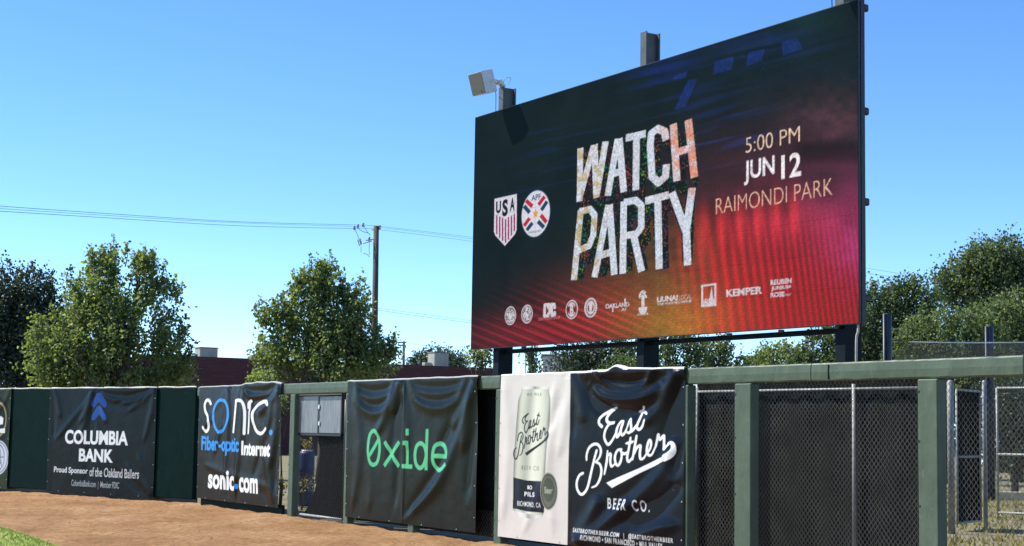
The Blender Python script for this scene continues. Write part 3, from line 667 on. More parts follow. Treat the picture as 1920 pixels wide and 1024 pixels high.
banner('sponsor_banner', cv, swag(0.03, 0.43, 0.26, 5, 0.04, 0.075) + swag(0.46, 0.97, 0.22, 5, 0.04, 0.075) + fan(0.44, 0.0, [(0.38, 0.25), (0.35, 0.6), (0.25, 0.4), (0.41, 0.9), (0.5, 0.5)], 0.04, 0.08) + fan(0.98, 0.0, [(0.82, 0.35), (0.72, 0.5), (0.9, 0.5), (0.93, 0.8)], 0.045, 0.09) + [([(0.99, 0.03), (0.86, 0.4), (0.72, 0.72), (0.47, 0.98)], 0.055, 0.09), ([(0.94, 0.15), (0.8, 0.5), (0.62, 0.78), (0.48, 0.97)], -0.04, 0.08), ([(0.475, 0.0), (0.478, 0.5), (0.475, 1)], 0.02, 0.03), ([(0.06, 0.05), (0.12, 0.5), (0.06, 0.95)], 0.03, 0.09), ([(0.2, 0.45), (0.22, 0.7), (0.2, 0.95)], 0.016, 0.08)],
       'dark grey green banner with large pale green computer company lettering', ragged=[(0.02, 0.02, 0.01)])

# 5. brewery banner
c0 = FR2.u(938, 850, W0); c1 = FR2.u(1283.5, 850, W0); zb = FR2.px(1063, 1019, W0)[1] - 0.02
cv = Canvas(FR2, W0, c0, c1, zb, FH + 0.008, 0.0085, (204, 198, 188)); X, Y = cv.pxgrid(); us = FR2.u(1068, 850, W0)
NAVY = (11, 15, 22); cv.a[:, cv.us > us] = lin(NAVY)
K6 = crop(1070, 750, 5.39)
def script(cv, T, r, m):
    """the two-line brush signature, T maps the traced points to the photograph"""
    def c(L, a=1.0, b=None): cv.curve(T(L), np.array([a, 1.25, 1.25, b or a]) * r, m)
    c([(318, 268), (292, 240), (290, 200), (320, 155), (370, 125), (425, 92), (462, 78)], 1.5, 0.7)
    c([(440, 92), (395, 130), (360, 180), (372, 222), (400, 232), (436, 225)], 1.1, 0.8)
    c([(432, 232), (390, 248), (355, 310), (345, 375), (365, 430), (390, 450), (425, 410), (455, 350), (468, 320)], 1.1, 0.7)
    c([(528, 215), (500, 222), (475, 280), (466, 340), (474, 375), (498, 340), (525, 250), (528, 215)], 0.9); c([(528, 218), (510, 310), (522, 352), (550, 335), (578, 270)], 1.0, 0.6)
    c([(578, 268), (606, 195), (612, 240), (616, 300), (596, 332), (560, 318)], 0.8, 0.8); c([(600, 330), (640, 300), (670, 250)], 0.7)
    c([(745, 70), (705, 170), (676, 260), (690, 298), (722, 280), (755, 205)], 0.9, 1.0); c([(690, 120), (730, 115), (775, 140)], 0.7, 0.8)
    # second line
    c([(168, 605), (168, 560), (190, 490), (235, 450), (280, 452), (310, 500), (305, 560), (280, 605), (255, 628)], 1.0, 0.6)
    c([(262, 628), (300, 650), (318, 710), (305, 790), (270, 860), (222, 885)], 1.0, 0.6)
    c([(268, 512), (245, 600), (215, 730), (180, 880), (140, 945), (105, 950), (75, 900), (70, 830), (95, 765), (132, 740)], 1.2, 1.2)
    c([(380, 515), (372, 620), (348, 750)], 0.8, 0.8); c([(372, 575), (400, 545), (412, 555), (408, 620), (420, 672), (450, 650)], 0.9, 0.7)
    c([(520, 500), (480, 510), (455, 570), (462, 640), (488, 660), (515, 610), (522, 540), (505, 505)], 1.0); c([(512, 520), (545, 545), (575, 530)], 0.6)
    c([(612, 385), (595, 490), (578, 580), (590, 622), (618, 600), (640, 560)], 1.1, 0.6); c([(565, 440), (605, 432), (640, 420)], 0.7)
    c([(672, 365), (655, 470), (632, 600)], 1.1, 0.9); c([(650, 540), (680, 480), (712, 465), (706, 540), (712, 592), (742, 590), (772, 545)], 1.0, 0.7)
    c([(772, 545), (810, 490), (818, 425), (800, 410), (780, 470), (778, 530), (800, 560), (830, 545), (862, 470)], 0.9, 0.7)
    c([(862, 470), (885, 350), (895, 400), (935, 362), (938, 420), (942, 495), (968, 470), (1010, 430)], 0.9, 0.9)
    cv.curve(T([(985, 440), (1018, 432), (1046, 465), (1040, 520), (1005, 560), (960, 585)]), np.array([0.9, 1.3, 2.0, 2.6, 3.0, 3.0]) * r, m)
    cv.poly(cv.pts(T([(368, 838), (480, 785), (700, 690), (890, 595), (975, 560), (1000, 590), (960, 610), (850, 668), (700, 740), (560, 815), (424, 890)])), m)
m = cv.blank(); script(cv, K6, 0.0145, m); cv.put(m, WHITE)
K7 = crop(920, 680, 2.976)
cv.text('BEER CO.', K7([(655, 815)])[0], K7([(885, 772)])[0], (205, 206, 206), 0.012, track=1.5)
cv.text('EASTBROTHERBEER.COM  |  @EASTBROTHERBEER', (1077, 1000), (1263, 1009.5), (206, 206, 200), 0.02, track=1.25)
# can of beer
can = [(978, 724.5), (1029, 725), (1030, 729.5), (1028.5, 733), (1033, 747), (1033.5, 770), (1029, 850), (1026, 905), (1022.5, 960), (1019, 970), (1005, 973), (985, 971), (971, 967), (963.5, 954), (964.8, 895), (969, 800), (972, 751), (978, 733), (977, 729)]
cm = cv.poly(cv.pts(can)); xl = np.interp(Y, [724, 751, 895, 954, 973], [977, 972, 964.8, 963.5, 972]); xr = np.interp(Y, [724, 749, 905, 960, 973], [1030, 1033, 1026, 1022, 1018]); f = np.clip((X - xl) / (xr - xl), 0, 1)
sh = 0.78 - 0.24 * np.exp(-((f - 0.34) / 0.13) ** 2) + 0.18 * np.exp(-((f - 0.58) / 0.14) ** 2) - 0.46 * np.exp(-(f / 0.06) ** 2) - 0.48 * np.exp(-((f - 1) / 0.09) ** 2) - 0.08 * np.exp(-((f - 0.85) / 0.06) ** 2)
cc = np.array(lin((226, 228, 206)))[None, None] * sh[..., None] * 0.92
band = cm & (Y > np.interp(X, [964, 990, 1026], [895, 901, 903])) & (Y < np.interp(X, [963, 990, 1023], [953, 959, 962]))
cb = np.array(lin((26, 28, 42)))[None, None] * (0.55 + 1.4 * np.exp(-((f - 0.12) / 0.08) ** 2) + 1.0 * np.exp(-((f - 0.8) / 0.14) ** 2))[..., None]
cv.a[cm] = np.minimum(cc[cm], 0.82); cv.a[band] = cb[band]
rim = cm & ((Y < 730) | (Y > np.interp(X, [963, 990, 1023], [957, 963, 966]))); cv.a[rim] = (np.array(lin((196, 194, 186)))[None, None] * (0.45 + 0.75 * np.abs(np.sin(f * 5.2 + 0.6)))[..., None])[rim]
m = cv.blank(); T2 = lambda L: [(955 + (61 + (x - 50) * 0.425) / 6.4, 715 + (375 + (y - 65) * 0.63) / 6.4) for x, y in L]
script(cv, T2, 0.0085, m); cv.put(m, (30, 31, 29))
cv.text('BO PILS', (988.5, 742.5), (1014.5, 737), (90, 92, 84), 0.02, track=1.3); K8 = crop(955, 870, 9.31)
cv.text('BEER CO', K8([(232, 100)])[0], K8([(540, 42)])[0], (96, 98, 88), 0.01, track=1.4)
cv.text('BO', K8([(335, 442)])[0], K8([(417, 380)])[0], WHITE, 0.02); cv.text('PILS', K8([(285, 562)])[0], K8([(468, 500)])[0], WHITE, 0.02, track=1.2); cv.text('RICHMOND, CA', K8([(160, 742)])[0], K8([(570, 680)])[0], (214, 214, 210), 0.015, track=1.2)
e = cv.uv(*K8([(715, 480)])[0]); cv.put(cv.ell(e, 0.155, 0.258), (150, 150, 140)); cv.put(cv.ell(e, 0.145, 0.24), (70, 73, 62)); cv.put(cv.ell(e, 0.128, 0.215), (98, 102, 88))
cv.put(cv.ell((e[0], e[1] + 0.02), 0.10, 0.165), (78, 82, 70))
cv.text('Beer', (e[0] - 0.095, e[1] - 0.03), (e[0] + 0.095, e[1] + 0.06), (160, 162, 146), 0.02, uv=True)
# foot lines (they run off the bottom of the picture)
cv.text('RICHMOND \u2022 SAN FRANCISCO \u2022 MILL VALLEY', (1096, 1013), (1243, 1019.5), (206, 206, 200), 0.02, track=1.25)
def eb_x(A, B): return 0.05 * (B - 0.5) * (1 - A) * -1
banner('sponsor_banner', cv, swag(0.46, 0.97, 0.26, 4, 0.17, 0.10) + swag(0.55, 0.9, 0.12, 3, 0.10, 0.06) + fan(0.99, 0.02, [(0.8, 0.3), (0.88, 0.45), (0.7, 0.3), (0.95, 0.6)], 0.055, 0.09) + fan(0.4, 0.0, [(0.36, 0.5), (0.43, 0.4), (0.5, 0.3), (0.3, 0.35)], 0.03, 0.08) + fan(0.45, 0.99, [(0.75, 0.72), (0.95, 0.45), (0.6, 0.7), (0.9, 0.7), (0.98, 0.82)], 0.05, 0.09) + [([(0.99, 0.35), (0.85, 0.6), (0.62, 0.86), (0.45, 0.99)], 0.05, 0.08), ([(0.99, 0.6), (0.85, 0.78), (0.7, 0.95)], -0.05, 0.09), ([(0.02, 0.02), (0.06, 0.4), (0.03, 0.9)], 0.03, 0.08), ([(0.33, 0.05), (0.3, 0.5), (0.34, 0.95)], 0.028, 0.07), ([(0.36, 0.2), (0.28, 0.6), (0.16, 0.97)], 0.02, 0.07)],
       'brewery banner, white half with a tall beer can beside dark navy half', ragged=[(0.68, 0.03, 0.05), (0.76, 0.09, 0.02)], lit_top=(0.7, 0.69, 0.66), xform=eb_x)

# ------------------------------------------------------------------ video board
SW = -2.5; SU0, SU1, SZ0, SZ1 = -23.866, -14.224, 3.101, 7.354
board = thing('video_board', FR2.P((SU0 + SU1) / 2, -2.6, 0), 'large video board on dark steel columns showing watch party announcement', 'video board')
cv = Canvas(FR2, SW, SU0, SU1, SZ0, SZ1, 0.0105, (0, 0, 0), 1.5, 1.1)
X, Y = cv.pxgrid()
def blob(cx, cy, rx, ry, p=2.0): return np.exp(-((np.abs(X - cx) / rx) ** p + (np.abs(Y - cy) / ry) ** p))
def addc(k, c): cv.a += np.clip(k, 0, None)[..., None] * np.array(lin(c))[None, None]
n1 = vnoise(X / 42, Y / 30, 71); n2n = vnoise(X / 13, Y / 11, 72); n3 = vnoise(X / 4, Y / 4, 73)
streak = vnoise((X + Y * 2.2) / 60, (Y + X * 0.22) / 7, 74)
dash = 0.84 + 0.24 * (np.sin(Y * 1.2 + 0.09 * X) > 0.0) * (0.6 + 0.4 * np.sin(X * 0.5 + np.floor((Y * 1.2 + 0.09 * X) / 6.283) * 2.0))
cv.a += np.array([0.0028, 0.0058, 0.0080])[None, None]
addc(0.3 * blob(1500, 150, 220, 130) * (0.4 + n1), (8, 24, 44)); addc(0.35 * blob(1000, 280, 260, 180), (4, 18, 26))
blue = np.clip(streak - 0.6, 0, 1) * 2.2
addc(blue * blob(1330, 250, 120, 70), (16, 38, 100)); addc(blue * blob(1085, 268, 70, 18) * 1.3, (14, 44, 150)); addc(blue * blob(1040, 340, 60, 30) * 0.8, (16, 40, 140)); addc(blue * blob(1250, 140, 60, 40) * 0.7, (14, 36, 120))
for P in ([(1340, 115), (1376, 105), (1372, 130), (1337, 140)], [(1404, 98), (1434, 92), (1428, 115), (1398, 124)], [(1466, 78), (1496, 72), (1504, 92), (1468, 104)], [(1264, 142), (1290, 134), (1284, 146), (1262, 150)], [(1290, 150), (1308, 148), (1285, 200), (1264, 206)]):
    mk = cv.poly(cv.pts(P)); cv.a[mk] += np.array(lin((16, 38, 112)))[None] * (0.35 + 0.5 * n3[mk])[:, None]
addc(0.5 * np.clip(streak - 0.4, 0, 1) * blob(1440, 85, 110, 40), (26, 56, 130)); addc(0.28 * blob(1510, 35, 60, 26), (10, 60, 50))
# maroon cloud and violet edge on the right
addc(blob(1560, 230, 90, 60) * (0.25 + 0.8 * n2n), (74, 40, 44)); addc(blob(1470, 330, 190, 90) * (0.5 + 0.5 * n1), (66, 22, 32)); addc(blob(1600, 270, 60, 30) * -0.0, (0, 0, 0))
dk = blob(1560, 285, 75, 22, 4) * 0.8; cv.a *= (1 - dk)[..., None]
addc(blob(1610, 390, 110, 85) * (0.5 + 0.7 * n1), (84, 24, 62)); addc(blob(1615, 470, 60, 60) * (0.4 + 0.8 * n2n), (84, 34, 88)); addc(blob(1500, 420, 150, 60) * (0.5 + 0.7 * n1) * dash, (120, 26, 40))
# red field with fanned bands, lower right
xp = X - 0.13 * (Y - 560) - 60 * np.exp(-(X - 1250) / 45.0) * (Y < 0); g_ = (xp - 1340) / 23.0 + ((xp - 1340) / 190.0) ** 2 * 4.2 * np.sign(xp - 1340); band = (0.5 + 0.5 * np.sin(2 * np.pi * g_)) ** 1.5
redz = np.clip((X - 1240) / 120, 0, 1) * np.clip((Y - 375 + (X - 1300) * 0.02) / 130, 0, 1)
addc(redz * (0.3 + 0.62 * band) * dash * 0.92 * np.clip(1.25 - 0.35 * (X - 1300) / 300, 0.7, 1.3), (206, 22, 36))
addc(redz * (1 - band) * 0.25 * blob(1400, 600, 260, 110), (140, 66, 20))
for k in range(7):
    mk = blob(1285 + 34 * k, 440 - 6 * k, 9, 40); addc(mk * 0.6 * dash, (210, 40, 40))
# yellow and orange glow at the foot
addc(blob(1265, 610, 95, 62) * dash * (0.7 + 0.4 * n2n) * 0.5, (180, 150, 40)); addc(blob(1200, 570, 120, 70) * dash * 0.32, (130, 60, 24)); addc(blob(1240, 480, 100, 80) * 0.5 * (0.5 + n2n), (110, 70, 24))
addc(blob(1120, 600, 120, 48) * dash * (0.35 + 0.9 * np.clip(np.sin((Y - 0.42 * X) * 0.42), 0, 1)) * 0.8, (170, 30, 34)); addc(blob(1010, 630, 120, 32) * (0.3 + np.clip(np.sin((Y - 0.4 * X) * 0.4), 0, 1)), (130, 22, 34)); addc(blob(920, 640, 70, 34) * 0.5, (80, 24, 28)); addc(blob(1130, 540, 110, 45) * 0.45, (90, 30, 22))
# title: dark glitter behind, pale speckled letters in front
KW = crop(1040, 210, 3.103); pm = cv.px if False else None
def bar(L, r, m): cv.line(KW(L), r, m, True)
LW = 0.057; tm = cv.blank()
for L in ([(150, 210), (145, 520)], [(145, 500), (228, 195)], [(232, 190), (243, 500)], [(243, 490), (296, 172)], [(308, 488), (368, 155)], [(376, 155), (402, 466)], [(342, 358), (398, 344)], [(414, 152), (530, 126)], [(476, 145), (472, 455)], [(690, 70), (711, 402)], [(777, 45), (813, 381)], [(700, 238), (796, 208)],
          [(152, 570), (112, 978)], [(232, 962), (313, 540)], [(319, 540), (347, 947)], [(270, 834), (336, 812)], [(402, 520), (396, 942)], [(458, 712), (506, 928)], [(527, 518), (665, 482)], [(600, 505), (608, 914)], [(682, 468), (768, 705)], [(800, 442), (764, 705)], [(766, 695), (774, 892)]): bar(L, LW, tm)
cv.stroke(cv.pts(KW([(648, 165), (640, 115), (600, 97), (562, 125), (556, 200), (566, 375), (604, 412), (645, 375), (650, 305)])), LW, tm, True)
cv.stroke(cv.pts(KW([(142, 580), (205, 566), (232, 600), (225, 715), (200, 778), (138, 806)])), LW * 0.95, tm, True); cv.stroke(cv.pts(KW([(402, 526), (470, 514), (504, 545), (504, 670), (478, 708), (405, 722)])), LW * 0.95, tm, True)
shd = cv.blank(); sx = int(0.03 / cv.dx); 
for k in range(1, 15):
    dx_, dz_ = int(k * 0.012 / cv.dx), int(k * 0.016 / cv.dz); q = np.zeros_like(tm); q[:-dz_ or None, dx_:] = tm[dz_:, :tm.shape[1] - dx_]; shd |= q
shd |= cv.poly(cv.pts(KW([(145, 215), (800, 60), (830, 380), (815, 500), (770, 890), (640, 820), (130, 960), (150, 560)]))) & (np.roll(shd, 3, 0) | np.roll(tm, -8, 1))
shd &= cv.poly(cv.pts(KW([(120, 200), (812, 40), (836, 385), (818, 500), (800, 892), (600, 918), (95, 980)])))
gl = np.random.default_rng(5).random((cv.H // 5 + 1, cv.W // 5 + 1)); gl = np.kron(gl, np.ones((5, 5)))[:cv.H, :cv.W]; gl2 = np.kron(np.random.default_rng(6).random((cv.H // 5 + 1, cv.W // 5 + 1)), np.ones((5, 5)))[:cv.H, :cv.W]
hue = vnoise(X / 22, Y / 30, 75)
gcol = np.stack([0.5 + 0.5 * np.sin(hue * 9), 0.42 + 0.3 * np.sin(hue * 9 + 2), 0.22 + 0.2 * np.sin(hue * 9 + 4.2)], -1) * np.clip(gl - 0.8, 0, 1)[..., None] * 4.5 * (0.15 + vnoise(X / 14, Y / 14, 76))[..., None]
cv.a[shd] = (0.004 + gcol * 0.55)[shd]
tint = vnoise(X / 26, Y / 20, 77)[..., None]; warm = np.clip((X - 1225) / 70, 0, 1)[..., None] * np.clip((380 - Y) / 60, 0, 1)[..., None] * vnoise(X / 10, Y / 14, 78)[..., None] * 1.3
gold = np.clip(vnoise(X / 6, Y / 8, 79) - 0.42, 0, 1)[..., None] * 3.0 * np.clip((1150 - X) / 40, 0, 1)[..., None]
lc = (np.array([0.66, 0.66, 0.72]) * (1 - tint) + np.array([0.62, 0.70, 0.84]) * tint); lc = lc * (1 - np.clip(warm * 1.4, 0, 0.9)) + np.array([0.75, 0.26, 0.16]) * np.clip(warm * 1.4, 0, 0.9); lc = lc * (1 - np.clip(gold, 0, 0.8)) + np.array([0.5, 0.38, 0.14]) * np.clip(gold, 0, 0.8)
lc = lc * (0.62 + 0.62 * gl2[..., None]); cv.a[tm] = lc[tm]
# date and place
def led_text(t, ll, ur, c, bold, **k):
    mk = cv.text(t, ll, ur, None, bold, **k); cc = np.array(lin(c)); cv.a[mk] = cc[None] * (0.7 + 0.6 * gl2[mk])[:, None]
led_text('5:00 PM', (1398, 287), (1499.5, 236), (238, 206, 176), -0.014); led_text('RAIMONDI PARK', (1342.5, 402), (1561, 333), (226, 178, 156), -0.016)
led_text('JUN', (1395, 348), (1452, 291), (240, 234, 240), 0.015); led_text('12', (1465, 336), (1502, 284), (240, 232, 234), 0.02)
# crests
def pp(L): return cv.poly(cv.pts(L))
KC = crop(880, 330, 6.828)
cv.put(pp(KC([(322, 295), (608, 232), (605, 690), (585, 745), (455, 895), (335, 765), (316, 715)])), (214, 208, 222))
for i in range(7):
    xa = 352 + i * 37.5; yt = 500 + (52 if i == 3 else 30 if i in (2, 4) else 12 if i in (1, 5) else -6) - i * 3; yb = (745, 795, 830, 855, 815, 765, 708)[i]
    cv.put(pp(KC([(xa - 10, yt + 12), (xa + 8, yt + 8), (xa + 8, yb), (xa - 10, yb)])), (140, 22, 84))
cv.put(cv.text('U', KC([(340, 485)])[0], KC([(408, 315)])[0], None, 0.05), (16, 22, 34)); cv.put(cv.text('S', KC([(420, 525)])[0], KC([(496, 290)])[0], None, 0.05), (16, 22, 34)); cv.put(cv.text('A', KC([(518, 455)])[0], KC([(584, 270)])[0], None, 0.04), (16, 22, 34))
e = cv.uv(*KC([(848, 483)])[0]); R = abs(cv.uv(*KC([(848, 190)])[0])[1] - cv.uv(*KC([(848, 775)])[0])[1]) / 2
cv.put(cv.ell(e, R * 1.05, R * 1.05), (30, 60, 84)); cv.put(cv.ell(e, R, R), (214, 214, 226))
for (a, b, c) in (((725, 315), (808, 392), (186, 30, 48)), ((700, 385), (772, 470), (24, 62, 96)), ((965, 262), (885, 372), (186, 30, 48)), ((995, 325), (922, 440), (24, 62, 96)), ((772, 540), (700, 640), (186, 30, 48)), ((808, 600), (735, 695), (24, 62, 96)), ((915, 500), (988, 595), (186, 30, 48)), ((878, 580), (955, 660), (24, 62, 96))): cv.put(cv.line(KC([a, b]), 0.036), c)
for k in range(5):
    t0 = math.pi / 2 + k * 2 * math.pi / 5; P = [(e[0] + 0.15 * R * 1.6 * math.cos(t0 + s_), e[1] + 0.15 * R * 1.6 * math.sin(t0 + s_)) for s_ in (0,)] + [(e[0] + 0.1 * R * math.cos(t0 + s_), e[1] + 0.1 * R * math.sin(t0 + s_)) for s_ in (0.9, -0.9)]
    cv.put(cv.poly(P), (230, 150, 40))
cv.put(cv.ell(e, 0.11 * R, 0.11 * R), (230, 150, 40))
cv.text('APF', KC([(795, 322)])[0], KC([(915, 222)])[0], (24, 50, 110), 0.02); cv.text('PARAGUAY', KC([(760, 742)])[0], KC([(925, 682)])[0], (30, 58, 110), 0.01)
# row of sponsor marks
S_ = (206, 200, 206)
def ring(px, py, ry, th, c=S_):
    e = cv.uv(px, py); r = abs(cv.uv(px, py - ry)[1] - e[1]); o = cv.ell(e, r, r); i = cv.ell(e, r - th, r - th); cv.put(o & ~i, c); return e, r
for px, py in ((957, 592), (988, 589)):
    e, r = ring(px, py, 17.5, 0.02); cv.put(cv.ell(e, r * 0.8, r * 0.8), (104, 100, 104)); mk = cv.ell(e, r * 0.8, r * 0.8) & (gl2 > 0.45); cv.put(mk, S_); cv.put(cv.ell((e[0], e[1] - r * 0.15), r * 0.28, r * 0.22), S_)
KL = crop(920, 530, 6.4)
for L in ([(700, 262), (650, 268), (645, 400), (690, 400)], [(722, 272), (690, 290), (715, 340), (685, 390)], [(768, 300), (762, 262), (728, 262), (735, 395), (768, 385), (768, 360)]): cv.put(cv.stroke(cv.pts(KL(L)), 0.026), S_)
led_text('CONSTRUCTION GROUP', KL([(570, 455)])[0], KL([(832, 402)])[0], (200, 120, 130), 0.01)
e, r = ring(1072, 580.5, 18, 0.02); cv.text('B', (e[0] - 0.05, e[1] - 0.09), (e[0] + 0.05, e[1] + 0.09), S_, 0.05, uv=True)
for t in np.linspace(0.6, 2.5, 9): cv.put(cv.stroke([(e[0] + 0.62 * r * math.cos(t), e[1] + 0.62 * r * math.sin(t)), (e[0] + 0.74 * r * math.cos(t), e[1] + 0.74 * r * math.sin(t))], 0.008), S_); cv.put(cv.stroke([(e[0] + 0.62 * r * math.cos(-t), e[1] + 0.62 * r * math.sin(-t)), (e[0] + 0.74 * r * math.cos(-t), e[1] + 0.74 * r * math.sin(-t))], 0.008), S_)
e, r = ring(1107.5, 577, 18.5, 0.085)
for t in np.linspace(0, 6.28, 22, endpoint=False): cv.put(cv.stroke([(e[0] + 0.70 * r * math.cos(t), e[1] + 0.70 * r * math.sin(t)), (e[0] + 0.84 * r * math.cos(t + 0.06), e[1] + 0.84 * r * math.sin(t + 0.06))], 0.008), (96, 20, 34))
cv.put(cv.stroke([(e[0], e[1] + 0.07), (e[0], e[1] - 0.08)], [0.035, 0.018]), S_)
led_text('OAKLAND', (1135, 579), (1180, 566), S_, 0.03); cv.put(cv.line([(1172, 560), (1172, 568)], 0.012), S_); cv.put(cv.line([(1149, 576), (1149, 585)], 0.01), S_); led_text('AF', (1165, 583), (1175, 577), S_, 0.02)
e = cv.uv(1205.5, 558); r = 0.11
P = [(e[0] + r * math.cos(t), e[1] + r * math.sin(t)) for t in np.linspace(-0.1, math.pi + 0.1, 20)]; cv.put(cv.poly(P), S_); cv.put(cv.poly(P) & (gl2 > 0.75), (110, 70, 40)); cv.put(cv.stroke([(e[0], e[1]), (e[0], e[1] - 0.16)], 0.025), S_)
P = [(e[0] + r * math.cos(t), e[1] - 0.15 + r * math.sin(t)) for t in np.linspace(math.pi, 2 * math.pi, 20)]; cv.put(cv.poly(P), S_); led_text('ALAMEDA', (1195, 592), (1215.5, 586), S_, 0.02)
led_text('LiUNA!', (1232, 567), (1271, 552.5), S_, 0.04); led_text('LOCAL', (1273, 563), (1297, 551), (190, 160, 150), 0.01); led_text('YOUR WORKFORCE PARTNER', (1232, 573), (1297, 562.5), S_, 0.02)
for a, b in (((1316, 536), (1341.5, 533)), ((1316, 574), (1341.5, 572)), ((1316.5, 536), (1316.5, 574)), ((1341, 533), (1341, 572))): cv.put(cv.line([a, b], 0.014, None, False), S_)
cv.put(pp([(1334.5, 537), (1337, 560), (1341, 562), (1341, 572), (1327, 572), (1330, 561)]), S_); mk = pp([(1316, 562), (1330, 559), (1330, 573), (1316, 574)]); cv.put(mk & (gl2 > 0.35), S_)
led_text('KEMPER', (1362, 557), (1429, 536.5), S_, 0.035)
led_text('REUBEN', (1445, 535), (1484, 521.5), S_, 0.03); led_text('JUNIUS+', (1446, 546.5), (1484, 533.5), S_, 0.03); led_text('ROSE', (1445, 558), (1471, 546.5), S_, 0.035); led_text('LLP', (1473, 554), (1484, 550), S_, 0.02)
led_text('AMERICA', (1424, 137), (1512, 103), (12, 34, 46), 0.0)
# seams of the cabinets
cols = cv.down(); cols *= (0.78 + 0.44 * np.random.default_rng(9).random(cols.shape[:2]))[..., None]
for k in range(1, 14): cols[:, int(cv.nx * k / 14)] *= 0.8
for k in range(1, 9): cols[int(cv.ny * k / 9)] *= 0.8
U, Z = np.meshgrid(np.linspace(SU0, SU1, cv.nx), np.linspace(SZ0, SZ1, cv.ny))
disp = quick_mesh('display_face', FR2.Pa(U.ravel(), np.full(U.size, SW), Z.ravel()), grid_faces(cv.nx, cv.ny), MT['led'], board); set_print(disp, np.clip(cols, 0, None))
cab = MB().fbox(FR2, SU0 - 0.012, SU1 + 0.006, SW - 0.04, SW - 0.004, SZ0 - 0.012, SZ1 + 0.012).build('cabinet', MT['black'], board)
# steel columns: rolled H sections behind the cabinet
def h_section(u0, wd, wf, wb, z0, z1, name, mat, parent, tf=0.022, tw=0.016):
    mb = MB(); mb.fbox(FR2, u0, u0 + wd, wf - tf, wf, z0, z1); mb.fbox(FR2, u0, u0 + wd, wb, wb + tf, z0, z1); mb.fbox(FR2, u0 + wd / 2 - tw / 2, u0 + wd / 2 + tw / 2, wb + tf, wf - tf, z0, z1)
    return mb.build(name, mat, parent)
WF, WB = SW - 0.14, SW - 0.42
cu = []
for (x, y, top) in ((934.5, 205, (950, 160)), (1200.5, 110, (1212, 58)), (1566.5, 8, None)):
    u = FR2.u(x, y, WF); z = FR2.px(*top, WF)[1] if top else cz
    cz = z; cu.append((u, z)); h_section(u, 0.15, WF, WB, -0.05, z, 'column', MT['steel_grey'], board)
for (x, y), (u, z) in zip(((927, 675), (1195, 660), (1560, 640)), cu):   # boxed lower shafts
    u0 = FR2.u(x, y, WF); mb = MB().fbox(FR2, u - 0.015, u + 0.165, WB - 0.012, WF + 0.008, -0.05, SZ0 + 0.35); mb.build('column_casing', MT['steel'], board)
za = FR2.px(1000, 656, WF - 0.1)[1]; zb_ = FR2.px(1540, 632, WF - 0.1)[1]
for (ua_, ub_) in ((cu[0][0] + 0.19, cu[1][0] - 0.02), (cu[1][0] + 0.19, cu[2][0] - 0.02)):
    mb = MB().fbox(FR2, ua_, ub_, WF - 0.2, WF - 0.1, za - 0.035, za + 0.035); mb.build('cross_beam', MT['steel'], board, 0.006)
for k in range(9):
    u = SU0 + 0.5 + k * (SU1 - SU0 - 1) / 8; MB().fbox(FR2, u, u + 0.06, SW - 0.12, SW - 0.06, SZ0 - 0.05, SZ0 - 0.014).build('foot_bracket', MT['black'], board)
# rear frame seen past the right edge: upright, ties and lugs
MB().fbox(FR2, SU1 - 0.10, SU1 - 0.004, SW - 0.135, SW - 0.065, SZ0 - 0.02, SZ1 + 0.12).build('frame_upright', MT['black'], board)
z = SZ0 + 0.05
while z < SZ1:
    h = random.choice((0.03, 0.05, 0.09, 0.14)); MB().fbox(FR2, SU1 - 0.09, SU1 - 0.012, SW - 0.064, SW - 0.041, z, z + h).build('frame_tie', MT['black'], board); z += h + random.choice((0.08, 0.14, 0.2, 0.26))
for y in (15, 209, 379, 560):
    z = FR2.px(1620, y, SW - 0.18)[1]; MB().fbox(FR2, SU1 - 0.09, SU1 - 0.02, SW - 0.245, SW - 0.136, z - 0.05, z + 0.05).build('frame_lug', MT['black'], board, 0.02, 1)
pts = [FR2.P(*q) for q in ((FR2.u(1607, 606, WF + 0.1), WF + 0.08, SZ0 + 0.1), (FR2.u(1609, 620, WF + 0.1), WF + 0.1, SZ0 - 0.1), (FR2.u(1606, 650, WF + 0.1), WF + 0.1, 2.9), (FR2.u(1603, 690, WF + 0.1), WF + 0.08, 2.5), (FR2.u(1590, 700, WF + 0.1), WF - 0.02, 2.3))]
MB().tube(spline(pts), 0.016, 6).build('conduit', MT['conduit'], board, smooth=True)

